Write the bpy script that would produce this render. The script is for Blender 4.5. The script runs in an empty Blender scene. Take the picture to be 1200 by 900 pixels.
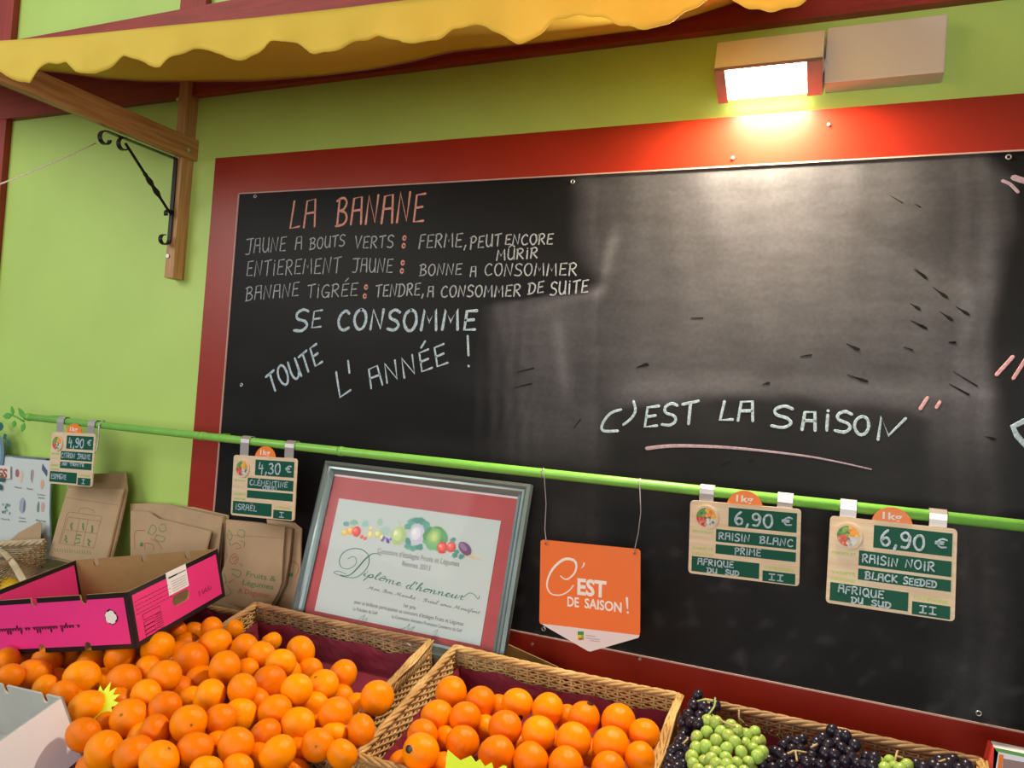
import bpy, math, random
from mathutils import Vector, Matrix, noise

random.seed(7)
SC = bpy.context.scene
COL = SC.collection

# ------------------------------------------------------------------ camera
F = 900.0
CAM = Vector((0.0, -1.7, 1.55))
cx = Vector((2073, 126, -900)).normalized()
cz = Vector((.071, -1, .023)); cz = (cz - cx * cz.dot(cx)).normalized()
cy = cz.cross(cx)
# rows of R: the world axes in camera axes (x right, y down, z forward)
Rm = Matrix((cx, cy, cz))
cd = bpy.data.cameras.new('camera'); cam = bpy.data.objects.new('camera', cd); COL.objects.link(cam)
right = Rm @ Vector((1, 0, 0)); up = Rm @ Vector((0, -1, 0)); back = Rm @ Vector((0, 0, -1))
M = Matrix((right, up, back)).transposed().to_4x4(); M.translation = CAM
cam.matrix_world = M
cd.sensor_width = 36; cd.lens = 27; cd.clip_start = .01
SC.camera = cam
# ------------------------------------------------------------------ world, daylight, exposure
SC.view_settings.view_transform = 'Standard'; SC.view_settings.look = 'None'
SC.view_settings.gamma = 1; SC.view_settings.exposure = 0.0
SC.view_settings.use_curve_mapping = False
w = bpy.data.worlds.new('sky'); SC.world = w; w.use_nodes = True
w.node_tree.nodes['Background'].inputs[0].default_value = (.86, .95, 1.0, 1)
w.node_tree.nodes['Background'].inputs[1].default_value = .35

def area(name, loc, target, sx, sy, power, color, parent=None):
    l = bpy.data.lights.new(name, 'AREA'); l.shape = 'RECTANGLE'; l.size = sx; l.size_y = sy
    l.energy = power; l.color = color
    o = bpy.data.objects.new(name, l); COL.objects.link(o)
    o.location = loc
    o.rotation_euler = (Vector(target) - Vector(loc)).to_track_quat('-Z', 'Y').to_euler()
    if parent: o.parent = parent
    return o
# open daylight of the street, coming in from the left and from behind the camera
area('street_daylight', (-3.6, -3.4, 3.0), (-1.6, 0, 1.5), 2.0, 2.0, 76, (1, .96, .84))
area('open_front', (.5, -4.2, 1.5), (-.3, -.2, .8), 2.0, 1.2, 58, (1, .95, .88))

# ------------------------------------------------------------------ projection helpers
def ray(px, py): return Rm @ Vector(((px - 600) / F, (py - 450) / F, 1))
def W(px, py, y=0.0):
    r = ray(px, py); return CAM + r * ((y - CAM.y) / r.y)
def PN(px, py, p0, n):
    r = ray(px, py); return CAM + r * ((Vector(p0) - CAM).dot(n) / r.dot(n))
def proj(p):
    d = Vector(p) - CAM
    c = Vector((cx[0]*d.x + cy[0]*d.y + cz[0]*d.z, cx[1]*d.x + cy[1]*d.y + cz[1]*d.z, cx[2]*d.x + cy[2]*d.y + cz[2]*d.z))
    return c.x / c.z * F + 600, c.y / c.z * F + 450, c.z
TILT = math.radians(15)
BU = Vector((1, 0, 0)); BV = Vector((0, -math.cos(TILT), -math.sin(TILT))); BN = Vector((0, -math.sin(TILT), math.cos(TILT)))
RIM = W(796, 818, -.17)
def B(u, v, h=0): return RIM + BU * u + BV * v + BN * h
def Bpx(px, py, h=0): return PN(px, py, RIM + BN * h, BN)
def plane_at(y):
    def f(px, py, h=0): return W(px, py, y - h)
    f.n = Vector((0, -1, 0)); return f
def lean_plane(px, py, y, deg):
    a = math.radians(deg); n = Vector((0, -math.cos(a), math.sin(a))); p0 = W(px, py, y)
    def f(qx, qy, h=0): return PN(qx, qy, p0 + n * h, n)
    f.n = n; return f

# ------------------------------------------------------------------ materials
def mat(name, color, rough=.6, metal=0, noise_amt=0, nscale=20, bump=0, bscale=80, spec=.5, col2=None, stretch=None, attr=None, random_hue=0, coat=0, trans=0, sub=0):
    m = bpy.data.materials.new(name); m.use_nodes = True
    nt = m.node_tree; N = nt.nodes; L = nt.links
    b = N['Principled BSDF']
    b.inputs['Roughness'].default_value = rough; b.inputs['Metallic'].default_value = metal
    b.inputs['Specular IOR Level'].default_value = spec
    if coat: b.inputs['Coat Weight'].default_value = coat; b.inputs['Coat Roughness'].default_value = .15
    if sub:
        b.inputs['Subsurface Weight'].default_value = sub; b.inputs['Subsurface Radius'].default_value = (.01, .004, .002); b.inputs['Subsurface Scale'].default_value = .6
    b.inputs['Base Color'].default_value = (*color, 1)
    tc = N.new('ShaderNodeTexCoord'); src = tc.outputs['Object']
    if stretch:
        mp = N.new('ShaderNodeMapping'); mp.inputs['Scale'].default_value = stretch; L.new(src, mp.inputs[0]); src = mp.outputs[0]
    out = None
    if attr:
        a = N.new('ShaderNodeVertexColor'); a.layer_name = attr; out = a.outputs[0]
    if noise_amt or col2:
        nz = N.new('ShaderNodeTexNoise'); nz.inputs['Scale'].default_value = nscale; nz.inputs['Detail'].default_value = 6
        L.new(src, nz.inputs['Vector'])
        mx = N.new('ShaderNodeMix'); mx.data_type = 'RGBA'
        c2 = col2 if col2 else tuple(c * (1 - noise_amt) for c in color)
        if out:
            mx.blend_type = 'MULTIPLY'; L.new(out, mx.inputs[6]); mx.inputs[7].default_value = (1 - noise_amt,) * 3 + (1,)
        else:
            mx.inputs[6].default_value = (*color, 1); mx.inputs[7].default_value = (*c2, 1)
        mr = N.new('ShaderNodeMapRange'); mr.inputs[1].default_value = .35; mr.inputs[2].default_value = .65
        L.new(nz.outputs[0], mr.inputs[0]); L.new(mr.outputs[0], mx.inputs[0]); out = mx.outputs[2]
    if random_hue:
        oi = N.new('ShaderNodeObjectInfo'); hs = N.new('ShaderNodeHueSaturation')
        m1 = N.new('ShaderNodeMapRange'); m1.inputs[3].default_value = .5 - random_hue; m1.inputs[4].default_value = .5 + random_hue
        m2 = N.new('ShaderNodeMapRange'); m2.inputs[3].default_value = .85; m2.inputs[4].default_value = 1.08
        L.new(oi.outputs['Random'], m1.inputs[0]); L.new(oi.outputs['Random'], m2.inputs[0])
        L.new(m1.outputs[0], hs.inputs['Hue']); L.new(m2.outputs[0], hs.inputs['Value'])
        if out: L.new(out, hs.inputs['Color'])
        else: hs.inputs['Color'].default_value = (*color, 1)
        out = hs.outputs[0]
    if out: L.new(out, b.inputs['Base Color'])
    if bump:
        n2 = N.new('ShaderNodeTexNoise'); n2.inputs['Scale'].default_value = bscale; n2.inputs['Detail'].default_value = 4
        L.new(src, n2.inputs['Vector'])
        bp = N.new('ShaderNodeBump'); bp.inputs['Strength'].default_value = bump; bp.inputs['Distance'].default_value = .002
        L.new(n2.outputs[0], bp.inputs['Height']); L.new(bp.outputs[0], b.inputs['Normal'])
    return m
def emit(name, color, s):
    m = bpy.data.materials.new(name); m.use_nodes = True; b = m.node_tree.nodes['Principled BSDF']
    b.inputs['Base Color'].default_value = (1, 1, 1, 1); b.inputs['Emission Color'].default_value = (*color, 1); b.inputs['Emission Strength'].default_value = s
    return m
def srgb(r, g, b):
    f = lambda c: (c / 255 / 12.92) if c < 11 else ((c / 255 + .055) / 1.055) ** 2.4
    return (f(r), f(g), f(b))

GREENWALL = mat('lime_wall_paint', (.49, .71, .17), .42, noise_amt=.07, nscale=3, bump=.15, bscale=120)
REDWOOD = mat('red_painted_wood', (.36, .030, .020), .45, noise_amt=.3, nscale=5, bump=.3, bscale=40, stretch=(1.2, 8, 14))
REDWOODV = mat('red_painted_wood_upright', (.36, .030, .020), .45, noise_amt=.3, nscale=5, bump=.3, bscale=40, stretch=(14, 8, 1.2))
REDPANEL = mat('brick_red_lacquer', (.32, .018, .007), .33, spec=.42, noise_amt=.12, nscale=4, bump=.05, bscale=30)
EDGE = mat('pale_cut_edge', (.50, .33, .30), .5)
CHALKW = mat('white_chalk', (.54, .69, .82), .9, noise_amt=.45, nscale=220)
CHALKG = mat('grey_chalk', (.46, .51, .57), .9, noise_amt=.45, nscale=260)
CHALKS = mat('salmon_chalk', (.80, .36, .30), .9, noise_amt=.3, nscale=220)
CHALKP = mat('pink_chalk', (.80, .42, .46), .9, noise_amt=.25, nscale=200)
CHALKL = mat('lilac_chalk', (.50, .36, .45), .9, noise_amt=.3, nscale=200)
WIPED = mat('bare_board_mark', (.014, .013, .013), .6, spec=.1)
RAILG = mat('lime_rail_paint', (.22, .58, .09), .35, noise_amt=.1, nscale=30)
LEAFG = mat('leaf_green_paint', (.10, .42, .06), .5)
STEEL = mat('brushed_steel', (.62, .60, .58), .3, .9)
CLIPM = mat('pale_spring_steel', (.55, .52, .52), .32, .6)
WIRE = mat('grey_wire', (.45, .45, .45), .4, .6)
IRON = mat('black_iron', (.012, .012, .012), .4, .3, bump=.3, bscale=150)
PINE = mat('varnished_pine', (.52, .27, .10), .45, col2=(.34, .15, .05), nscale=6, stretch=(20, 1.2, 20), bump=.2, bscale=20)
PINEV = mat('varnished_pine_upright', (.56, .30, .12), .45, col2=(.38, .18, .07), nscale=6, stretch=(20, 20, 1.2), bump=.2, bscale=20)
LAMPW = mat('lamp_white_enamel', (.70, .62, .56), .4)
LAMPD = mat('lamp_inner_trim', (.30, .22, .20), .35, .3)
GLOW = emit('lit_lamp_glass', (1, .90, .70), 30)
TAGWOOD = mat('printed_light_wood', (.66, .50, .33), .5, col2=(.74, .61, .45), nscale=5, stretch=(2, 6, 24))
SLATE = mat('green_slate', (.003, .085, .052), .55, spec=.2)
TAGORANGE = mat('orange_plastic', (.90, .22, .02), .4)
LETTERW = mat('white_lettering', (.85, .85, .82), .6)
LETTERG = mat('lime_lettering', (.42, .62, .12), .6)
INKGREEN = mat('green_ink', (.02, .19, .13), .6)
INKGREY = mat('grey_ink', (.16, .16, .17), .6)
INKBLACK = mat('black_ink', (.01, .008, .01), .5)
BAGGREEN = mat('green_bag_ink', (.09, .22, .08), .7)
BAGRED = mat('red_bag_ink', (.42, .10, .05), .7)
BAGBROWN = mat('brown_bag_ink', (.28, .17, .09), .7)
KRAFT = mat('kraft_paper', (.46, .32, .19), .75, noise_amt=.12, nscale=12, bump=.5, bscale=25)
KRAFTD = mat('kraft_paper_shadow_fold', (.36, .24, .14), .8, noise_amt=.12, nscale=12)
CARDBROWN = mat('brown_cardboard', (.36, .215, .085), .75, noise_amt=.08, nscale=40)
PINK = mat('hot_pink_print', (.86, .040, .27), .38, noise_amt=.05, nscale=10)
BLACKPRINT = mat('black_print', (.012, .008, .012), .35)
WHITECARD = mat('white_card', (.86, .88, 1.0), .5)
GREYCARD = mat('grey_card_inside', (.50, .52, .50), .7, noise_amt=.1, nscale=15)
FRAMEM = mat('silver_blue_molding', (.24, .32, .33), .25, .55, noise_amt=.15, nscale=8)
MATRED = mat('rose_red_mat_board', (.52, .085, .10), .6, noise_amt=.12, nscale=14)
PAPER = mat('certificate_paper', (.60, .71, .72), .6)
SIGNO = mat('orange_sign_card', (.84, .185, .035), .45)
SIGNW = mat('white_sign_card', (.76, .70, .74), .5)
STARY = mat('fluorescent_yellow_card', (.74, .92, .01), .5)
LINER = mat('maroon_liner_paper', (.24, .022, .055), .55, noise_amt=.3, nscale=14, bump=.8, bscale=30, coat=.2)
POSTERW = mat('glossy_white_poster', (.62, .68, .70), .35)
POSTERE = mat('grey_blue_plastic_edge', (.12, .20, .22), .4)
PRINT = mat('colour_print', (1, 1, 1), .5, attr='Col')
CANEM = mat('peeled_willow_cane', (.62, .40, .17), .5, col2=(.40, .22, .08), nscale=18, random_hue=.006)
CANED = mat('weathered_willow_cane', (.44, .27, .13), .6, col2=(.23, .13, .06), nscale=18)
CANEW = mat('pale_willow_cane', (.66, .54, .36), .55, col2=(.42, .32, .19), nscale=18)
ORANGE = mat('orange_peel', (1.0, .26, .0001), .30, spec=.22, noise_amt=.08, nscale=30, bump=.2, bscale=260, random_hue=.008, sub=.04)
CLEM = mat('clementine_peel', (1.0, .285, .0001), .29, spec=.22, noise_amt=.08, nscale=30, bump=.2, bscale=240, random_hue=.009, sub=.04)
LEMON = mat('lemon_peel', (.85, .58, .02), .4, bump=.35, bscale=200)
CALYX = mat('dry_calyx', (.16, .12, .03), .8)
GRAPEG = mat('green_grape_skin', (.40, .56, .12), .28, noise_amt=.15, nscale=60, random_hue=.012, sub=.25)
GRAPEB = mat('black_grape_skin', (.010, .006, .014), .30, spec=.4, col2=(.026, .022, .042), nscale=45)
STEMG = mat('grape_stalk', (.30, .36, .12), .6)
STEMB = mat('brown_grape_stalk', (.42, .30, .14), .6)
STICK = mat('black_fruit_sticker', (.01, .01, .012), .35)
STAND = mat('dark_stand_wood', (.10, .055, .03), .7, noise_amt=.3, nscale=8)
LEDGE = mat('grey_brown_board', (.25, .19, .13), .7, noise_amt=.2, nscale=10)
FLOORM = mat('grey_asphalt', (.10, .10, .10), .9, noise_amt=.4, nscale=60)
CEILM = mat('white_soffit', (.5, .5, .48), .8)

# awning cloth: lets daylight through
AWN = bpy.data.materials.new('yellow_awning_cloth'); AWN.use_nodes = True
_n = AWN.node_tree.nodes; _l = AWN.node_tree.links
_b = _n['Principled BSDF']; _b.inputs['Roughness'].default_value = .7
_z = _n.new('ShaderNodeTexNoise'); _z.inputs['Scale'].default_value = 5
_r = _n.new('ShaderNodeMix'); _r.data_type = 'RGBA'; _r.inputs[6].default_value = (.92, .68, .07, 1); _r.inputs[7].default_value = (.96, .77, .11, 1)
_l.new(_z.outputs[0], _r.inputs[0]); _l.new(_r.outputs[2], _b.inputs['Base Color'])
_t = _n.new('ShaderNodeBsdfTranslucent'); _t.inputs[0].default_value = (.80, .42, .01, 1)
_m = _n.new('ShaderNodeMixShader'); _m.inputs[0].default_value = .26
_l.new(_b.outputs[0], _m.inputs[1]); _l.new(_t.outputs[0], _m.inputs[2]); _l.new(_m.outputs[0], _n['Material Output'].inputs[0])
# picture glass
GLASS = bpy.data.materials.new('picture_glass'); GLASS.use_nodes = True
_n = GLASS.node_tree.nodes; _l = GLASS.node_tree.links; _n.remove(_n['Principled BSDF'])
_t = _n.new('ShaderNodeBsdfTransparent'); _g = _n.new('ShaderNodeBsdfGlossy'); _g.inputs['Roughness'].default_value = .05
_f = _n.new('ShaderNodeFresnel'); _f.inputs[0].default_value = 1.13; _m = _n.new('ShaderNodeMixShader')
_l.new(_f.outputs[0], _m.inputs[0]); _l.new(_t.outputs[0], _m.inputs[1]); _l.new(_g.outputs[0], _m.inputs[2]); _l.new(_m.outputs[0], _n['Material Output'].inputs[0])
# chalkboard: black paint, with chalk dust where it has been wiped (attribute 'dust')
BOARD = bpy.data.materials.new('chalkboard_paint'); BOARD.use_nodes = True
_n = BOARD.node_tree.nodes; _l = BOARD.node_tree.links; _b = _n['Principled BSDF']
_b.inputs['Roughness'].default_value = .42; _b.inputs['Specular IOR Level'].default_value = .09
_a = _n.new('ShaderNodeVertexColor'); _a.layer_name = 'dust'
_tc = _n.new('ShaderNodeTexCoord'); _mp = _n.new('ShaderNodeMapping'); _mp.inputs['Scale'].default_value = (3, 1, 12)
_l.new(_tc.outputs['Object'], _mp.inputs[0])
_z = _n.new('ShaderNodeTexNoise'); _z.inputs['Scale'].default_value = 3; _z.inputs['Detail'].default_value = 8; _l.new(_mp.outputs[0], _z.inputs['Vector'])
_z2 = _n.new('ShaderNodeTexNoise'); _z2.inputs['Scale'].default_value = 120; _z2.inputs['Detail'].default_value = 3; _l.new(_tc.outputs['Object'], _z2.inputs['Vector'])
_mr = _n.new('ShaderNodeMapRange'); _mr.inputs[1].default_value = .3; _mr.inputs[2].default_value = .7; _mr.inputs[3].default_value = .85; _mr.inputs[4].default_value = 1.12
_l.new(_z.outputs[0], _mr.inputs[0])
_mr2 = _n.new('ShaderNodeMapRange'); _mr2.inputs[1].default_value = .3; _mr2.inputs[2].default_value = .7; _mr2.inputs[3].default_value = .90; _mr2.inputs[4].default_value = 1.10
_l.new(_z2.outputs[0], _mr2.inputs[0])
_x = _n.new('ShaderNodeMath'); _x.operation = 'MULTIPLY'; _l.new(_a.outputs[0], _x.inputs[0]); _l.new(_mr.outputs[0], _x.inputs[1])
_y = _n.new('ShaderNodeMath'); _y.operation = 'MULTIPLY'; _l.new(_x.outputs[0], _y.inputs[0]); _l.new(_mr2.outputs[0], _y.inputs[1])
_r = _n.new('ShaderNodeMix'); _r.data_type = 'RGBA'; _r.inputs[6].default_value = (.0075, .0078, .0085, 1); _r.inputs[7].default_value = (.50, .49, .56, 1)
_l.new(_y.outputs[0], _r.inputs[0]); _l.new(_r.outputs[2], _b.inputs['Base Color'])
_rr = _n.new('ShaderNodeMapRange'); _rr.inputs[2].default_value = .25; _rr.inputs[3].default_value = .38; _rr.inputs[4].default_value = .75
_l.new(_y.outputs[0], _rr.inputs[0]); _l.new(_rr.outputs[0], _b.inputs['Roughness'])

# ------------------------------------------------------------------ mesh builder
class MB:
    def __init__(s): s.v = []; s.f = []; s.c = []
    def add(s, vs, fs, col=None):
        o = len(s.v); s.v += [Vector(p) for p in vs]; s.f += [tuple(i + o for i in f) for f in fs]; s.c += [col] * len(fs); return s
    def hexa(s, lo, hi):       # lo, hi: four points each, same winding
        return s.add(list(lo) + list(hi), [(3, 2, 1, 0), (4, 5, 6, 7)] + [(i, (i + 1) % 4, 4 + (i + 1) % 4, 4 + i) for i in range(4)])
    def box(s, a, b):
        x0, y0, z0 = a; x1, y1, z1 = b
        return s.hexa([(x0, y0, z0), (x1, y0, z0), (x1, y1, z0), (x0, y1, z0)], [(x0, y0, z1), (x1, y0, z1), (x1, y1, z1), (x0, y1, z1)])
    def obox(s, o, u, v, w_):  # oriented box from a corner
        o = Vector(o); return s.hexa([o, o + u, o + u + v, o + v], [o + w_, o + u + w_, o + u + v + w_, o + v + w_])
    def prism(s, pts, off, col=None):   # polygon of 3-D points, thickness vector behind it
        n = len(pts); vs = [Vector(p) for p in pts] + [Vector(p) + off for p in pts]
        return s.add(vs, [tuple(range(n)), tuple(range(2 * n - 1, n - 1, -1))] + [(i, n + i, n + (i + 1) % n, (i + 1) % n) for i in range(n)], col)
    def poly(s, pts, col=None): return s.add(pts, [tuple(range(len(pts)))], col)
    def tube(s, pts, r, sides=8, closed=False, flat=None):
        pts = [Vector(p) for p in pts]; n = len(pts); rs = r if isinstance(r, (list, tuple)) else [r] * n
        rings = []; prev = None
        for i, p in enumerate(pts):
            if closed: t = (pts[(i + 1) % n] - pts[i - 1])
            else: t = pts[min(i + 1, n - 1)] - pts[max(i - 1, 0)]
            if t.length < 1e-9: t = Vector((0, 0, 1))
            t.normalize()
            if prev is None:
                a = Vector((0, 0, 1)) if abs(t.z) < .9 else Vector((1, 0, 0)); a = (a - t * a.dot(t)).normalized()
            else:
                a = prev - t * prev.dot(t)
                a = a.normalized() if a.length > 1e-6 else prev
            prev = a; b = t.cross(a)
            rings.append([p + (a * math.cos(k * 2 * math.pi / sides) + b * math.sin(k * 2 * math.pi / sides)) * rs[i] for k in range(sides)])
        vs = [q for g in rings for q in g]; fs = []
        for i in range(n if closed else n - 1):
            j = (i + 1) % n
            for k in range(sides):
                k2 = (k + 1) % sides; fs.append((i * sides + k, i * sides + k2, j * sides + k2, j * sides + k))
        if not closed:
            fs.append(tuple(range(sides - 1, -1, -1))); fs.append(tuple((n - 1) * sides + k for k in range(sides)))
        return s.add(vs, fs)
    def ribbon(s, pts, width, n, thick=.0004, lift=.0002, col=None):   # flat stroke lying on a surface with normal n
        pts = [Vector(p) for p in pts]; n = Vector(n)
        if len(pts) == 1: pts = [pts[0], pts[0] + Vector((1e-4, 0, 0))]
        ws = list(width) if isinstance(width, (list, tuple)) else [width] * len(pts)
        t0 = (pts[0] - pts[1]).normalized(); t1 = (pts[-1] - pts[-2]).normalized()
        P_ = [pts[0] + t0 * ws[0] * .42] + pts + [pts[-1] + t1 * ws[-1] * .42]
        W_ = [ws[0] * .45] + ws + [ws[-1] * .45]
        vs = []; k = len(P_)
        for i, p in enumerate(P_):
            t = P_[min(i + 1, k - 1)] - P_[max(i - 1, 0)]
            if t.length < 1e-9: t = Vector((1, 0, 0))
            sd = n.cross(t.normalized()) * W_[i] / 2
            vs += [p - sd + n * lift, p + sd + n * lift, p + sd * .8 + n * (lift + thick), p - sd * .8 + n * (lift + thick)]
        fs = []
        for i in range(k - 1):
            a = i * 4; b = a + 4
            for q in range(4):
                q2 = (q + 1) % 4; fs.append((a + q, b + q, b + q2, a + q2))
        fs += [(3, 2, 1, 0), tuple(4 * (k - 1) + q for q in range(4))]
        return s.add(vs, fs, col)
    def blob(s, c, ex, ey, n, lift, col, seg=14, jag=0):
        pts = []
        for k in range(seg):
            a = 2 * math.pi * k / seg; j = 1 + jag * random.uniform(-1, 1)
            pts.append(Vector(c) + Vector(ex) * math.cos(a) * j + Vector(ey) * math.sin(a) * j + Vector(n) * lift)
        return s.poly(pts, col)
    def grid(s, fn, nu, nv):
        vs = [fn(i / nu, j / nv) for j in range(nv + 1) for i in range(nu + 1)]
        return s.add(vs, [(j * (nu + 1) + i, j * (nu + 1) + i + 1, (j + 1) * (nu + 1) + i + 1, (j + 1) * (nu + 1) + i) for j in range(nv) for i in range(nu)])
    def text(s, body, O, ex, ey, lift=.0003, shear=0, bold=0, col=None, fit=None, n=None):
        vs, fs, wd = text_geo(body, bold)
        k = (fit / wd) if fit else 1
        n = n if n else ex.cross(ey).normalized()
        return s.add([O + ex * ((x + y * shear) * k) + ey * y + n * lift for x, y in vs], fs, col)
    def build(s, name, material, root=None, kind=None, smooth=False, label=None, cat=None, group=None, base=None):
        if root is not None: o0 = world_of(root)
        elif base is not None: o0 = Vector(base)
        else:
            o0 = Vector((sum(p.x for p in s.v) / len(s.v), sum(p.y for p in s.v) / len(s.v), min(p.z for p in s.v)))
        me = bpy.data.meshes.new(name); me.from_pydata([p - o0 for p in s.v], [], s.f)
        if any(c is not None for c in s.c):
            ca = me.color_attributes.new('Col', 'FLOAT_COLOR', 'CORNER')
            for p in me.polygons:
                c = s.c[p.index] or (1, 1, 1)
                for li in p.loop_indices: ca.data[li].color = (*c, 1)
        if smooth: me.polygons.foreach_set('use_smooth', [True] * len(me.polygons))
        me.materials.append(material); me.update()
        o = bpy.data.objects.new(name, me); COL.objects.link(o)
        if root is not None: o.parent = root
        else: o.location = o0
        props(o, label, cat, group, kind)
        return o
def world_of(o):
    p = Vector(o.location)
    while o.parent: o = o.parent; p += o.location
    return p
def props(o, label=None, cat=None, group=None, kind=None):
    if label: o['label'] = label
    if cat: o['category'] = cat
    if group: o['group'] = group
    if kind: o['kind'] = kind
def thing(name, loc, label, cat, group=None):
    o = bpy.data.objects.new(name, None); COL.objects.link(o); o.location = loc; o.empty_display_size = .02
    props(o, label, cat, group); return o
_tg = {}
def text_geo(body, bold=0):
    key = (body, bold)
    if key in _tg: return _tg[key]
    c = bpy.data.curves.new('t', 'FONT'); c.body = body; c.size = 1; c.resolution_u = 3; c.offset = bold
    o = bpy.data.objects.new('t', c); COL.objects.link(o)
    bpy.context.view_layer.update(); dg = bpy.context.evaluated_depsgraph_get()
    me = bpy.data.meshes.new_from_object(o.evaluated_get(dg))
    vs = [(v.co.x / .73, v.co.y / .73) for v in me.vertices]; fs = [tuple(p.vertices) for p in me.polygons]
    bpy.data.objects.remove(o); bpy.data.curves.remove(c); bpy.data.meshes.remove(me)
    x0 = min(v[0] for v in vs); x1 = max(v[0] for v in vs)
    vs = [(x - x0, y) for x, y in vs]
    _tg[key] = (vs, fs, x1 - x0); return _tg[key]

# ------------------------------------------------------------------ hand lettering (strokes in a cell one unit high)
G = {
 'A': (.62, [[(.0, 0), (.08, .96), (.50, 1), (.56, 0)], [(.05, .5), (.53, .52)]]),
 'B': (.62, [[(.08, 1), (.05, 0)], 'c', [(-.05, .92), (.3, 1.02), (.5, .84), (.36, .6), (.12, .54), (.42, .48), (.56, .26), (.4, .04), (-.02, -.02)]]),
 'C': (.62, ['c', [(.52, .86), (.36, 1), (.12, .82), (.0, .45), (.12, .08), (.34, .0), (.56, .12)]]),
 'D': (.66, [[(.1, .98), (.05, .02)], 'c', [(-.05, .95), (.3, .98), (.58, .7), (.54, .25), (.3, .02), (-.03, .0)]]),
 'E': (.55, [[(.52, .98), (.08, .95), (.02, .02), (.5, .04)], [(.06, .5), (.42, .53)]]),
 'F': (.5, [[(.5, 1), (.1, .95), (.0, -.05)], [(.06, .5), (.4, .53)]]),
 'G': (.64, ['c', [(.54, .9), (.36, 1), (.1, .8), (.0, .4), (.14, .05), (.4, .02), (.56, .28)], [(.3, .38), (.6, .38), (.56, 0)]]),
 'I': (.24, [[(.1, .78), (.1, 0)], [(.1, 1.0), (.11, .97)]]),
 'i': (.3, [[(.15, 1), (.15, 0)], [(0, 1), (.3, 1)], [(0, 0), (.3, 0)]]),
 'J': (.6, [[(0, .95), (.62, 1)], 'c', [(.42, .97), (.40, .3), (.30, -.05), (.0, -.04)]]),
 'K': (.6, [[(.05, 1), (.03, 0)], [(.52, .95), (.1, .45), (.55, 0)]]),
 'L': (.52, [[(.12, 1), (.0, .02), (.48, .06)]]),
 'M': (.78, [[(0, 0), (.1, 1), (.36, .38), (.62, 1), (.7, 0)]]),
 'N': (.66, [[(0, 0), (.08, 1), (.50, .04), (.58, 1)]]),
 'O': (.64, ['o', [(.3, 1), (.06, .8), (.0, .4), (.18, .02), (.42, .03), (.58, .4), (.52, .85)]]),
 'P': (.56, [[(.06, .98), (.04, -.06)], 'c', [(-.02, .9), (.3, 1.02), (.5, .8), (.36, .52), (.06, .46)]]),
 'Q': (.66, ['o', [(.3, 1), (.06, .8), (.0, .4), (.18, .02), (.42, .03), (.58, .4), (.52, .85)], [(.36, .25), (.64, -.1)]]),
 'R': (.6, [[(.06, .98), (.02, 0)], 'c', [(-.02, .92), (.3, 1.02), (.5, .82), (.36, .56), (.08, .5)], [(.16, .5), (.54, .0)]]),
 'S': (.56, ['c', [(.52, .9), (.3, 1.02), (.06, .86), (.1, .6), (.4, .44), (.5, .2), (.3, .0), (-.02, .06)]]),
 'T': (.6, [[(0, .93), (.6, 1.02)], [(.3, .97), (.27, 0)]]),
 'U': (.62, ['c', [(.04, 1), (.02, .35), (.16, .02), (.38, .04), (.52, .3)], [(.54, 1), (.54, .3), (.56, 0)]]),
 'V': (.6, [[(0, 1), (.24, 0), (.56, 1)]]),
 'Z': (.5, [[(0, 1), (.5, 1), (0, 0), (.5, 0)]]),
 '!': (.2, [[(.06, 1.05), (.12, .38)], [(.13, .02), (.14, .0)]]),
 "'": (.2, [[(.1, 1.05), (.06, .75)]]),
 ',': (.22, [[(.12, .1), (.02, -.22)]]),
 '.': (.2, [[(.1, .02), (.11, .0)]]),
 '4': (.6, [[(.1, 1), (.02, .42), (.5, .46)], [(.38, .75), (.36, -.1)]]),
 '9': (.6, ['c', [(.5, .8), (.3, 1), (.06, .85), (.1, .55), (.36, .5), (.52, .78), (.52, .4), (.36, .04), (.06, .04)]]),
 '0': (.62, ['o', [(.3, 1), (.06, .78), (.02, .35), (.2, .0), (.42, .04), (.56, .4), (.5, .88)]]),
 '6': (.6, ['c', [(.4, 1.02), (.12, .7), (.02, .3), (.2, .0), (.46, .1), (.48, .38), (.28, .52), (.05, .34)]]),
 '3': (.58, ['c', [(.05, .92), (.3, 1.02), (.46, .82), (.32, .58), (.16, .54), (.42, .46), (.52, .2), (.3, -.02), (.0, .06)]]),
 '€': (.7, ['c', [(.66, .9), (.42, 1.0), (.18, .75), (.14, .35), (.3, .05), (.62, .1)], [(0, .62), (.48, .66)], [(0, .42), (.44, .44)]]),
 ' ': (.5, []),
}
ACC = {'É': ('E', [[(.22, 1.18), (.46, 1.42)]]), 'Û': ('U', [[(.06, 1.18), (.3, 1.42), (.52, 1.2)]]), 'Î': ('I', []), 'Ï': ('I', [[(0, 1.16), (.02, 1.14)], [(.22, 1.18), (.24, 1.16)]]), 'Ë': ('E', [[(.1, 1.25), (.12, 1.23)], [(.4, 1.28), (.42, 1.26)]])}
def catmull(p, closed=False, k=4):
    p = [Vector((a[0], a[1], 0)) if len(a) == 2 else Vector(a) for a in p]
    n = len(p); out = []
    for i in range(n if closed else n - 1):
        g = (lambda j: p[j % n]) if closed else (lambda j: p[max(0, min(n - 1, j))])
        a, b, c, d = g(i - 1), g(i), g(i + 1), g(i + 2)
        for q in range(k):
            t = q / k; out.append(.5 * ((2 * b) + (c - a) * t + (2 * a - 5 * b + 4 * c - d) * t * t + (3 * b - a - 3 * c + d) * t ** 3))
    out.append(p[0].copy() if closed else p[-1]); return out
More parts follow.
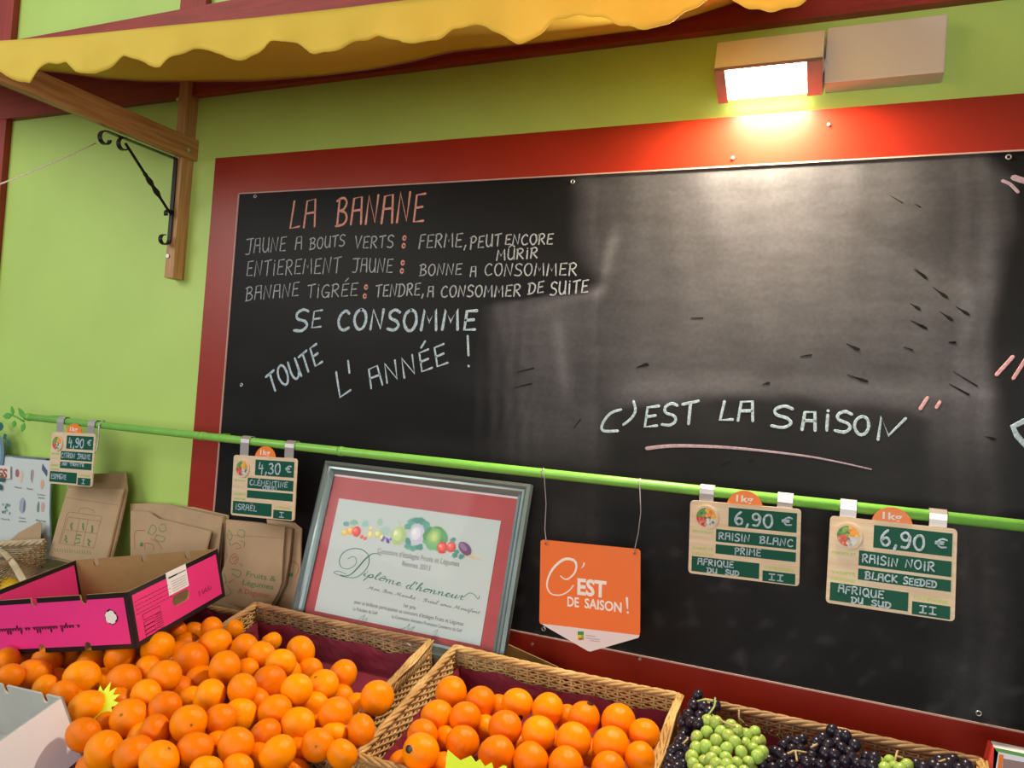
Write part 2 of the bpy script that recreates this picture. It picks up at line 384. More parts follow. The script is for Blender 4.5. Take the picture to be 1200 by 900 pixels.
def glyph_strokes(ch):
    extra = []
    if ch in ACC: ch, extra = ACC[ch]
    wd, st = G.get(ch, G[' ']); out = []; mode = None
    for s_ in list(st) + list(extra):
        if isinstance(s_, str): mode = s_; continue
        out.append([(v.x, v.y) for v in catmull(s_, mode == 'o')] if mode else s_); mode = None
    return wd, out
def write(mb, s, P0, P1, up_vec, sw, n, gap=.17, jit=.03, squeeze=True):
    """hand lettering from P0 to P1 along the baseline, letters as high as up_vec"""
    tot = sum(glyph_strokes(c)[0] for c in s) + gap * (len(s) - 1)
    ex = (Vector(P1) - Vector(P0)) / tot; x = 0
    for c in s:
        wd, st = glyph_strokes(c)
        jy = random.uniform(-jit, jit); js = 1 + random.uniform(-jit, jit)
        for q in st:
            mb.ribbon([Vector(P0) + ex * (x + a) + up_vec * (b * js + jy) for a, b in q], [sw * random.uniform(.88, 1.12) for _ in q], n)
        x += wd + gap

# ================================================================== THE SETTING
m = MB().box((-3.6, 0, 0), (2.6, .15, 3.6)); m.build('wall_back', GREENWALL, kind='structure', base=(0, 0, 0))
m = MB().box((-9, -9, -.05), (9, .15, 0)); m.build('floor', FLOORM, kind='structure', base=(0, 0, 0))
TW, TWT = W(205, 119).z, W(217, 16).z          # the horizontal timber
def timber(n, a, b, mt):
    return MB().box(a, b).build(n, mt, kind='structure', base=((a[0] + b[0]) / 2, 0, a[2]))
timber('trim_1', (-3.6, -.025, TW), (2.6, .002, TWT), REDWOOD)
xl = W(10, 200).x
timber('trim_2', (xl - .17, -.022, 0), (xl, .002, TW), REDWOODV)
timber('trim_3', (W(22, 25).x - .17, -.022, TWT), (W(22, 25).x, .002, 3.6), REDWOODV)
timber('trim_4', (W(218, 8).x, -.022, TWT), (W(248, 4).x, .002, 3.6), REDWOODV)

CANOPY = AWN.copy(); CANOPY.name = 'added_canopy_cloth'
for _q in CANOPY.node_tree.nodes:
    if _q.type == 'MIX_SHADER': _q.inputs[0].default_value = .35
# added yellow canopy, out of the frame, sloped to shade the upper wall
MB().hexa([(-.95, -2.9, 2.28), (2.9, -2.9, 2.28), (2.9, 0, 2.86), (-.95, 0, 2.86)], [(-.95, -2.9, 2.29), (2.9, -2.9, 2.29), (2.9, 0, 2.87), (-.95, 0, 2.87)]).build('added_shade_canopy', CANOPY, kind='structure', base=(0, 0, 2.86))

# ================================================================== CHALKBOARD
BX0, BZ1, BZ0 = W(284, 228).x, W(284, 228).z, W(600, 737).z
BX1 = BX0 + 2.75
FX0, FZ1 = W(238, 420).x, W(600, 160).z; FX1 = BX1 + .12; FZ0 = BZ0 - .21
BY = -.012     # face of the board
cb = thing('chalkboard', (BX0, 0, FZ0), 'large black chalkboard with hand lettering in a wide red frame on the lime wall', 'chalkboard')
def sm(a, b, x):
    t = max(0, min(1, (x - a) / (b - a))) if a != b else float(x > a); return t * t * (3 - 2 * t)
LEFT = [(190, 640), (215, 672), (260, 674), (310, 688), (335, 700), (345, 672), (352, 600), (362, 578), (400, 572), (540, 574), (700, 620)]
RIGHT = [(170, 1150), (210, 1188), (250, 1190), (300, 1176), (380, 1166), (440, 1168), (500, 1176), (560, 1178), (700, 1190)]
def interp(tab, y):
    if y <= tab[0][0]: return tab[0][1]
    for (a, b), (c, d) in zip(tab, tab[1:]):
        if y <= c: return b + (d - b) * (y - a) / (c - a)
    return tab[-1][1]
def dust(px, py):
    nx = noise.noise(Vector((px * .013, py * .013, 3))) ; ny = noise.noise(Vector((px * .02, py * .02, 9)))
    qx, qy = px + nx * 9, py + ny * 9
    l, r = interp(LEFT, qy), interp(RIGHT, qy)
    sf = 22 + 45 * sm(370, 430, qy)
    d = sm(l - 10 - .3 * sf, l + sf, qx + 7 * math.sin(px * .35) * sm(370, 430, qy)) * (1 - sm(r - 24, r + 10, qx))
    base = .112
    # paler up at the lamp end of the board, heavier dust in the middle
    base += .03 * math.exp(-(((px - 900) / 260) ** 2 + ((py - 300) / 110) ** 2))
    base += .045 * math.exp(-(((px - 860) / 200) ** 2 + ((py - 415) / 45) ** 2))
    base += .05 * noise.noise(Vector((px * .006, py * .010, 1))) + .03 * noise.noise(Vector((px * .03, py * .012, 5)))
    # swipe edges
    base += .17 * math.exp(-((px - (721 - (py - 270) * .25)) / 7) ** 2) * sm(255, 290, py) * (1 - sm(335, 365, py))
    base += .10 * math.exp(-((px - (652 + (py - 370) * .12)) / 7) ** 2) * sm(362, 385, py) * (1 - sm(440, 480, py))
    base += .075 * math.exp(-((py - (357 - (px - 650) * .3)) / 7) ** 2) * sm(590, 640, px) * (1 - sm(700, 715, px))
    base += .10 * math.exp(-((py - (449 + abs(px - 860) * .04)) / 13) ** 2) * sm(700, 760, px)
    base += .05 * abs(math.sin(px * .19 + ny * 3)) ** 2 * (1 - sm(575, 660, px)) + (.03 + .06 * abs(math.sin(px * .11 + nx * 2)) ** 2) * sm(1100, 1140, px)
    if px > 700: base *= .75 + .25 * sm(700, 760, px)
    if px < 690: base *= .95
    ln_ = py - (275 + (px - 1010) * .45)
    base += .035 * sm(-3, 5, ln_) * (1 - sm(10, 70, ln_)) * sm(990, 1030, px) * (1 - sm(1130, 1160, px))
    base *= 1 - .35 * sm(1040, 1130, px) * (1 - sm(260, 350, py))
    # wiped again round the lettering at the foot
    top = 462 + 22 * ((px - 860) / 230) ** 2 + ny * 10
    low = sm(top - 4, top + 12, py) * sm(690, 730, px) * (1 - sm(1075, 1105, px))
    base *= 1 - .80 * low
    fade = 1 - .66 * sm(480, 560, py) ; base *= fade
    if py > 560: base *= .75
    v = base * d
    # faint general haze on the never wiped paint
    v += .006 + .02 * max(0, noise.noise(Vector((px * .01, py * .02, 20))))
    v += .03 * sm(600, 640, py) * max(0, noise.noise(Vector((px * .05, py * .05, 30))) - .25) * 3
    return max(0, v)
nu, nv = 300, 150
mb = MB().grid(lambda a, b: Vector((BX0 + (BX1 - BX0) * a, BY, BZ0 + (BZ1 - BZ0) * b)), nu, nv)
pn = mb.build('panel', BOARD, cb)
ca = pn.data.color_attributes.new('dust', 'FLOAT_COLOR', 'POINT')
vals = []
for v in mb.v:
    px, py, _ = proj(v)
    d = dust(px, py) if px < 1300 else .12 * dust(1150, min(py, 700))
    vals += [d, d, d, 1]
ca.data.foreach_set('color', vals)
MB().box((BX0, BY + .0005, BZ0), (BX1, -.0002, BZ1)).build('backing', STAND, cb)
# frame: four boards meeting the panel, with a pale cut edge
ft = BY - .002
MB().box((FX0, ft, BZ1), (FX1, 0, FZ1)).build('frame_board', REDPANEL, cb)
MB().box((FX0, ft, FZ0), (BX0, 0, BZ1)).build('frame_board', REDPANEL, cb)
MB().box((BX0, ft, FZ0), (FX1, 0, BZ0)).build('frame_board', REDPANEL, cb)
MB().box((BX1, ft, BZ0), (FX1, 0, BZ1)).build('frame_board', REDPANEL, cb)
e = .003
eb = MB().box((BX0, ft - .0015, BZ1 - e), (BX1, BY, BZ1)).box((BX0, ft - .0015, BZ0), (BX1, BY, BZ0 + e)).box((BX0 - .001, ft - .0015, BZ0), (BX0 + e - .001, BY, BZ1))
eb.build('edge_strip', EDGE, cb, label='thin pale edge strip round the black panel')
def ring(mb, c, r, t, n=12): mb.tube([Vector(c) + Vector((math.cos(2 * math.pi * k / n) * r, 0, math.sin(2 * math.pi * k / n) * r)) for k in range(n)], t, 6, closed=True)
for px, py in [(299, 230), (671, 213), (1182, 184), (1147, 836), (637, 737), (283, 451)]:
    mb = MB(); c = W(px, py, BY - .001); ring(mb, c, .0042, .0014); mb.build('screw_cup', STEEL, cb, smooth=True)
for px, py in [(859, 185), (624, 755), (971, 146), (750, 772)]:
    mb = MB(); c = W(px, py, ft - .001); mb.tube([c, c + Vector((0, -.002, 0))], .0035, 10); mb.build('screw_head', STEEL, cb)
# ---- chalk writing
BS = plane_at(BY); BNR = Vector((0, -1, 0))
def hpx(px, py, h):   # vector of h photo pixels, upright on the board
    a = BS(px, py); b = BS(px - .071 * -h, py - h); return Vector((0, 0, (b - a).z))
def chalk(lines, material, sw, jit=.03, gap=.17, label=None):
    for s, x0, y0, x1, y1, h in lines:
        mb = MB(); write(mb, s, BS(x0, y0), BS(x1, y1), hpx((x0 + x1) / 2, (y0 + y1) / 2, h), sw, BNR, jit=jit, gap=gap)
        o = mb.build('chalk_writing', material, cb)
        if label: o['label'] = label
chalk([('LA', 340, 268, 370, 265, 33), ('BANANE', 394, 265, 497, 259, 33)], CHALKS, .0062, gap=.2, label='salmon pink chalk heading word')
chalk([('JAUNE', 288, 297, 335, 294, 17), ('A', 346, 292, 354, 291.5, 15), ('BOUTS', 363, 292, 404, 288, 13), ('VERTS', 416, 291, 461, 290, 14)], CHALKG, .0035)
chalk([('FERME,', 491, 291, 547, 289, 16), ('PEUT', 551, 291, 587, 288, 14), ('ENCORE', 592, 287, 648, 286, 12), ('MÛRIR', 582, 305, 630, 302, 12)], CHALKG, .0036)
chalk([('ENTIEREMENT', 289, 324, 399, 319.5, 18), ('JAUNE', 413, 318.5, 460, 320, 16)], CHALKG, .0033)
chalk([('BONNE', 492, 323, 541, 321.5, 13), ('A', 551, 324, 558, 324, 12), ('CONSOMMER', 568, 323, 676, 323, 14)], CHALKG, .0033)
chalk([('BANANE', 288, 352, 350, 347, 16), ('TIGRÉE', 360, 349, 419, 347, 15)], CHALKG, .0033)
chalk([('TENDRE,', 440, 348, 497, 346, 14), ('A', 501, 347.5, 508, 347.5, 12), ('CONSOMMER', 517, 348, 610, 347, 13), ('DE', 619, 345, 637, 342.5, 13), ('SUITE', 645, 346, 689, 342.5, 15)], CHALKG, .0037)
mb = MB()
for px, py in [(474, 279), (473, 288), (472, 308), (471, 317.5), (429, 336.5), (427.5, 347)]:
    c = BS(px, py); mb.ribbon([c + Vector((math.cos(a) * .0042, 0, math.sin(a) * .0055)) for a in [k * .63 for k in range(11)]], .0042, BNR)
mb.build('chalk_mark', CHALKS, cb, label='salmon pink ringed chalk dots standing as colons')
chalk([('S', 345, 388, 361, 386, 24), ('CONSOMME', 396, 386, 558, 387, 23)], CHALKW, .0078, gap=.2)
chalk([('E', 365, 385, 377, 384, 20)], CHALKW, .0050)
def slanted(words, sw):
    for s, x0, y0, x1, y1, h in words:
        mb = MB(); a, b = BS(x0, y0), BS(x1, y1); d = (b - a).normalized(); u = Vector((-d.z, 0, d.x))
        write(mb, s, a, b, u * hpx(x0, y0, h).length, sw, BNR); mb.build('chalk_writing', CHALKW, cb)
slanted([('TOUTE', 318, 460, 379, 425, 23)], .0068)
slanted([("ANNÉE", 435, 455, 526, 425, 23)], .0056)
slanted([("!", 545, 430, 551, 430, 34)], .0058)
def crop_px(l, ox, oy, s): return [(ox + x / s, oy + y / s) for x, y in l]
def stroke(mb, pts, w, smooth=True, px=True):
    q = [(p[0], p[1]) for p in catmull(pts)] if smooth else pts
    mb.ribbon([BS(*p) for p in q], w, BNR)
mb = MB(); stroke(mb, [(394, 436), (396, 450), (398.5, 465.5), (411, 457)], .0060, False); mb.build('chalk_writing', CHALKW, cb)
mb = MB(); stroke(mb, [(408, 423), (409.5, 437)], .0058, False); mb.build('chalk_writing', CHALKW, cb)
mb = MB(); stroke(mb, crop_px([(130, 82), (95, 95), (70, 130), (75, 150), (120, 150)], 680, 450, 2.727), .0062)
mb.build('chalk_writing', CHALKW, cb); mb = MB()
stroke(mb, crop_px([(170, 55), (176, 85), (163, 110), (138, 130)], 680, 450, 2.727), .0060)
mb.build('chalk_writing', CHALKW, cb)
chalk([('EST', 755, 500.5, 817, 496, 25), ('LA', 844, 492, 884, 493, 23)], CHALKW, .0064)
chalk([('S', 905, 500, 929, 501, 24), ('A', 940, 503, 957, 504, 22), ('I', 966, 505, 973, 505, 24), ('S', 979, 506, 998, 507, 23)], CHALKW, .0062)
chalk([('O', 1001, 509, 1019, 510, 21)], CHALKW, .0060)
mb = MB(); stroke(mb, crop_px([(952, 178), (962, 105), (985, 165), (1040, 110)], 680, 450, 2.727), .0056, False); mb.build('chalk_writing', CHALKW, cb)
mb = MB(); pts = catmull([(758, 525.5), (790, 522.6), (845, 524), (900, 529), (960, 537), (1021, 550)], k=8)
mb.ribbon([BS(p[0], p[1]) for p in pts], [.0085 * (1 - .75 * i / len(pts)) for i in range(len(pts))], BNR)
mb.build('chalk_mark', CHALKL, cb, label='lilac chalk line underlining C EST LA SAISON')
mb = MB()
stroke(mb, [(1087, 466), (1078.5, 479)], .0062, False); stroke(mb, [(1101.5, 471), (1097.5, 477.5)], .0060, False)
stroke(mb, [(1187, 418), (1168, 439)], .0068, False); stroke(mb, [(1202, 421), (1187.5, 443.5)], .0062, False)
mb.build('chalk_mark', CHALKP, cb, label='pink chalk quotation ticks')
mb = MB(); stroke(mb, [(1175, 212), (1184, 216), (1193, 225)], .006); stroke(mb, [(1188, 208), (1206, 213), (1222, 210)], .011)
mb.build('chalk_mark', CHALKL, cb)
mb = MB(); stroke(mb, [(1212, 491), (1201, 493), (1187, 500), (1192, 511), (1204, 524), (1222, 532)], .0100, False); mb.build('chalk_writing', CHALKW, cb)
mb = MB()
for l, ox, oy, s, w_ in [([(260, 295), (345, 345)], 1000, 180, 6, .0022), ([(435, 355), (470, 375)], 1000, 180, 6, .003), ([(425, 815), (515, 875)], 1000, 180, 6, .0036),
    ([(700, 330), (870, 435)], 1000, 380, 6, .003), ([(675, 420), (810, 495)], 1000, 380, 6, .0045), ([(0, 370), (95, 400)], 1000, 380, 6, .005), ([(455, 0), (510, 30)], 1000, 380, 6, .004),
    ([(670, 130), (715, 125)], 1000, 380, 6, .004), ([(355, 160), (415, 180)], 1000, 380, 6, .003), ([(0, 155), (40, 175)], 1000, 380, 6, .004), ([(950, 790), (995, 805)], 1000, 380, 6, .003),
    ([(680, 525), (720, 525)], 560, 180, 2.727, .0025), ([(510, 683), (545, 675)], 560, 180, 2.727, .004), ([(125, 698), (178, 686)], 560, 180, 2.727, .004), ([(115, 748), (172, 735)], 560, 180, 2.727, .004),
    ([(305, 878), (328, 850)], 560, 180, 2.727, .003), ([(1030, 648), (1065, 643)], 560, 180, 2.727, .004), ([(450, 255), (480, 245)], 680, 450, 2.727, .003), ([(535, 245), (552, 240)], 680, 450, 2.727, .003)]:
    q = crop_px(l, ox, oy, s); a, b = BS(*q[0]), BS(*q[1]); mb.ribbon([a, a.lerp(b, .5), b], [w_ * .3, w_ * .8, w_], BNR)
for x0_, y0_, x1_, y1_ in [(960, 308, 985, 330), (1000, 350, 1030, 372), (1015, 403, 1042, 422), (950, 385, 970, 398), (1050, 392, 1078, 410), (950, 422, 985, 440), (810, 473, 835, 487), (812, 542, 855, 557), (350, 525, 372, 518), (625, 563, 640, 560), (1035, 470, 1048, 472), (1115, 678, 1135, 684)]:
    a, b = BS(560 + x0_ / 1.875, 150 + y0_ / 1.875), BS(560 + x1_ / 1.875, 150 + y1_ / 1.875); mb.ribbon([a, a.lerp(b, .4), a.lerp(b, .75), b], [.001, .0025, .0065, .005], BNR)
mb.build('bare_mark', WIPED, cb, label='short dark drip marks in the wiped chalk dust', kind='stuff')

# ================================================================== WALL LAMP
x0, x1 = W(966, 60, -.053).x, W(1109, 50, -.053).x
zt, zb = W(1035, 25, -.053).z, W(1035, 91, -.053).z
lamp = thing('wall_lamp', (x0, 0, zb), 'white oblong security floodlight, switched on, above the red chalkboard frame', 'lamp')
mb = MB().box((x0 + .003, -.053, zb), (x1, 0, zt)).build('housing', LAMPW, lamp)
bv = mb.modifiers.new('b', 'BEVEL'); bv.width = .002; bv.segments = 2
xa, xb = W(839, 70, -.10).x, W(965, 58, -.10).x
F1 = W(902, 43, -.095); F2 = W(902, 73, -.11); F3 = W(903, 109, -.04)
def lh(y, z, x): return Vector((x, y, z))
prof = [(-.02, F1.z - .005), (-.095, F1.z), (-.11, F2.z), (-.104, F2.z - .004), (-.04, F3.z + .004), (-.04, F3.z), (-.02, F3.z + .006)]
vs = [lh(y, z, xx) for xx in (xa, xb) for y, z in prof]; n = len(prof)
mb = MB(); mb.add(vs, [tuple(range(n)), tuple(range(2 * n - 1, n - 1, -1))] + [(i, n + i, n + (i + 1) % n, (i + 1) % n) for i in range(n)])
mb.build('lamp_head', LAMPW, lamp)
fd = Vector((0, -.04 + .11, F3.z - F2.z)); nn = Vector((0, fd.z, -fd.y)).normalized(); Lw = xb - xa
o_ = Vector((xa, -.11, F2.z))
def face(u0, u1, v0, v1, lift, th):
    a = o_ + Vector((Lw * u0, 0, 0)) + fd * v0 + nn * lift
    return MB().obox(a, Vector((Lw * (u1 - u0), 0, 0)), fd * (v1 - v0), nn * th)
face(0, .10, .04, 1.12, -.002, .010).build('side_trim', LAMPD, lamp)
face(.86, 1, .04, 1.12, -.002, .010).build('side_trim', LAMPD, lamp)
face(0, 1, 0, .06, -.001, .006).build('side_trim', LAMPD, lamp)
face(.10, .86, .08, 1.06, .001, .004).build('lamp_glass', GLOW, lamp, label='glowing warm white lamp glass')
MB().tube([Vector((xb - .002, -.05, F2.z + .01)), Vector((x0 + .01, -.03, F2.z + .01))], .012, 14).build('pivot', LAMPW, lamp, smooth=True)
MB().box((xa + .02, -.03, F3.z + .02), (xb - .01, 0, F1.z - .02)).build('wall_bracket', LAMPD, lamp)
lc = o_ + Vector((Lw * .5, 0, 0)) + fd * .38 + nn * .012
la = area('lamp_light', lc, lc + nn, Lw * .7, .06, 25, (1, .83, .58))
wm = la.matrix_world.copy(); la.parent = lamp; la.location = lc - Vector(lamp.location)

# ================================================================== AWNING BRACKET: post, arm, iron
xr = W(226, 200).x; xm = xr - .034
zpb = W(213, 327, -.02).z
bk = thing('awning_bracket', (xr, 0, zpb), 'varnished wooden wall post and arm with black scrolled iron brace, holding the yellow awning', 'bracket')
MB().box((xm, -.042, zpb), (xr, 0, W(213, 91, -.042).z)).build('post', PINEV, bk)
pl = Vector((1, 0, 0)); pxo = Vector((xr + .001, 0, 0))
zt1 = PN(222, 164, pxo, pl); zt0 = PN(222, 187, pxo, pl)
zt1 = zt1.z + .003; zt0 = zt0.z - .002
MB().box((xr - .008, -.60, zt0), (xr + .016, -.002, zt1)).build('arm', PINE, bk, label='wooden arm standing straight out from the post')
for px, py in [(209, 117), (197, 300)]:
    c = W(px, py, -.043); MB().tube([c, c + Vector((0, -.003, 0))], .006, 10).build('bolt', STEEL, bk)
c = PN(220, 176, pxo + Vector((.016, 0, 0)), pl); MB().tube([c, c + Vector((.004, 0, 0))], .006, 10).build('bolt', STEEL, bk)
IX = Vector((xr - .022, 0, 0))
def ip(px, py): return PN(px, py, IX, pl)
yi = -.046; zi = zt0 - .004
c1 = Vector((IX.x, yi, zi)); low = ip(200, 282); low.y = yi
out_ = ip(124, 158); out_.z = zi
mb = MB()
def flatbar(mb, pts, wd=.014, th=.003):   # flat iron bar bent in the plane x = const
    n = len(pts)
    for i in range(n - 1):
        a, b = pts[i], pts[i + 1]; t = (b - a).normalized(); nn_ = Vector((0, -t.z, t.y)) * th / 2; s_ = Vector((wd / 2, 0, 0))
        mb.hexa([a - s_ - nn_, a + s_ - nn_, a + s_ + nn_, a - s_ + nn_], [b - s_ - nn_, b + s_ - nn_, b + s_ + nn_, b - s_ + nn_])
def scroll(cy_, cz_, r, a0, a1, n=12, shrink=.35):
    return [Vector((IX.x, cy_ + math.cos(a0 + (a1 - a0) * k / n) * r * (1 - shrink * k / n), cz_ + math.sin(a0 + (a1 - a0) * k / n) * r * (1 - shrink * k / n))) for k in range(n + 1)]
flatbar(mb, [c1, out_]); flatbar(mb, scroll(out_.y, zi - .020, .020, math.pi / 2, math.pi * 2.0))
mb.build('flat_bar', IRON, bk)
mb = MB(); flatbar(mb, [c1, low]); flatbar(mb, scroll(yi - .018, low.z, .018, 0, -math.pi * 1.5)); mb.build('flat_bar', IRON, bk)
da, db = ip(147, 168), ip(202, 254)
mb = MB(); pts = []; rs = []
for k in range(33):
    t = k / 32; pts.append(da.lerp(db, t)); rs.append(.0042 + (.0045 * abs(math.sin(t * 22)) if .38 < t < .72 else 0))
mb.tube(pts, rs, 6)
flatbar(mb, scroll(da.y - .005, da.z - .006, .020, math.pi * .35, math.pi * 1.75))
flatbar(mb, scroll(db.y - .014, db.z + .004, .015, -.2, math.pi * 1.2)); mb.build('twisted_brace', IRON, bk, smooth=False)
s0 = ip(112, 168); s1 = W(-60, 238, -.95)
mb = MB(); mb.tube([s0.lerp(s1, k / 12) - Vector((0, 0, .005 * math.sin(math.pi * k / 12))) for k in range(13)], .0016, 6)
o = mb.build('cord', LETTERW, smooth=True, label='thin pale cord running from the iron scroll out to the left', cat='cord')

# ================================================================== AWNING
YF = -.60
TOPL = [(-160, 62), (-60, 54), (0, 48), (75, 43), (200, 30), (300, 21), (400, 10), (480, 0), (600, -14), (750, -33), (850, -48), (955, -66)]
BOT = [(-160, 95), (-140, 106), (-120, 104), (-95, 90), (-70, 84), (-50, 100), (-30, 104), (-12, 92), (0, 83), (18, 95), (33, 96), (45, 84), (60, 74), (80, 75), (92, 85), (110, 87), (125, 77), (145, 66), (160, 68), (175, 78), (192, 80), (205, 70), (225, 58), (245, 57), (265, 68), (285, 69), (300, 62), (320, 52), (338, 50), (350, 53), (365, 62), (385, 62), (400, 56), (420, 45), (440, 41), (455, 44), (475, 53), (500, 51), (515, 46), (530, 37), (550, 31), (570, 31), (583, 37), (595, 45), (605, 48), (620, 47), (635, 39), (647, 28), (670, 20), (700, 20), (715, 26), (730, 33), (750, 36), (770, 32), (785, 23), (800, 12), (820, 3), (838, -6), (850, -5), (860, 3), (880, 10), (900, 13), (920, 12), (940, 8), (955, -2)]
FAR = [(-160, 66), (0, 76), (50, 83), (80, 86), (120, 92), (170, 95), (205, 95.5), (300, 94.5), (380, 88), (440, 80), (480, 72), (530, 60), (600, 53), (640, 49), (700, 41), (750, 35), (800, 22), (860, 3), (900, -14), (955, -34)]
def at(tab, x):
    for (a, b), (c, d) in zip(tab, tab[1:]):
        if x <= c: return b + (d - b) * (x - a) / (c - a)
    return tab[-1][1]
aw = thing('awning', tuple(W(300, 60, YF)), 'bright yellow cloth awning with a scalloped valance', 'awning')
NX = 260; xs = [-160 + (955 + 160) * i / NX for i in range(NX + 1)]
def vfun(a, b):
    px = -160 + 1115 * a; t = at(TOPL, px); bt = at(BOT, px); bt += 1.3 * math.sin(px * .21)
    p = W(px, t + (bt - t) * b, YF)
    p.y += .006 * math.sin(p.x * 21) * b + .004 * math.sin(p.x * 47 + 1) * b
    return p
v = MB().grid(vfun, NX, 8).build('valance', AWN, aw, smooth=True)
so = v.modifiers.new('s', 'SOLIDIFY'); so.thickness = .0012
def cfun(a, b):
    px = -160 + 1115 * a
    n_ = W(px, at(TOPL, px), YF); f_ = W(px, at(FAR, px), -.027)
    p = n_.lerp(f_, b); p.z -= .012 * math.sin(math.pi * b) * (1 + .4 * math.sin(p.x * 9)); return p
v = MB().grid(cfun, 90, 12).build('roof_cloth', AWN, aw, smooth=True)
so = v.modifiers.new('s', 'SOLIDIFY'); so.thickness = .0012
a_ = [W(px, at(TOPL, px) + 6.0, YF + .012) for px in range(-160, 956, 60)]
MB().tube(a_, .006, 8).build('front_bar', PINE, aw, smooth=True)

# ================================================================== RAIL
RY = -.115; RZ = W(900, 583.5, RY).z; RR = .0105
RX0 = W(30, 492, RY).x
rl = thing('price_rail', (RX0, RY, RZ), 'long lime green metal rail with leaf-shaped end running in front of the chalkboard', 'rail')
MB().tube([Vector((RX0, RY, RZ)), Vector((RX0 + .95, RY, RZ)), Vector((1.2, RY, RZ))], RR, 14).build('bar', RAILG, rl, smooth=True)
for px, py in [(236, 512), (397, 534), (33, 493)]:
    x = W(px, py, RY).x; MB().tube([Vector((x, RY, RZ)), Vector((x + .012, RY, RZ))], RR * 1.12, 14).build('collar', RAILG, rl, smooth=True)
for x in (RX0 + .02, W(236, 512, RY).x, .75):
    MB().tube([Vector((x, 0, RZ)), Vector((x, RY, RZ))], .006, 10).build('wall_peg', RAILG, rl, smooth=True)
S_ = plane_at(RY)
mb = MB(); mb.tube([S_(28, 494), S_(20, 489), S_(13, 486)], .003, 6); mb.build('twig', LEAFG, rl, smooth=True)
for (bx, by, tx, ty, wd) in [(28, 490, 21, 478, 8), (15, 486, 13, 476, 6), (13, 487, 3, 488, 9), (17, 493, 15, 501, 8), (28, 496, 25, 506, 8)]:
    a, b = S_(bx, by), S_(tx, ty); d = b - a; L_ = d.length; d.normalize(); sd = Vector((-d.z, 0, d.x)); w2 = wd * .0023 / 2
    prof = [0, .6, .95, 1, .8, .45, 0]; k = len(prof)
    up_ = [a + d * L_ * i / (k - 1) + sd * w2 * prof[i] for i in range(k)]; dn = [a + d * L_ * i / (k - 1) - sd * w2 * prof[i] for i in range(k - 2, 0, -1)]
    MB().prism(up_ + dn, Vector((0, .0025, 0))).build('leaf', LEAFG, rl)
mb = MB(); x = W(121, 500, RY).x
mb.tube([Vector((x, RY + .012, RZ + .004)), Vector((x, RY, RZ + .0145)), Vector((x, RY - .014, RZ + .002)), Vector((x, RY - .012, RZ - .03)), Vector((x - .004, RY - .01, RZ - .07)), Vector((x - .004, RY - .018, RZ - .08))], .0022, 6)
mb.build('hook', WIRE, smooth=True, label='small grey wire hook on the rail right of the 4,90 price tag', cat='hook')

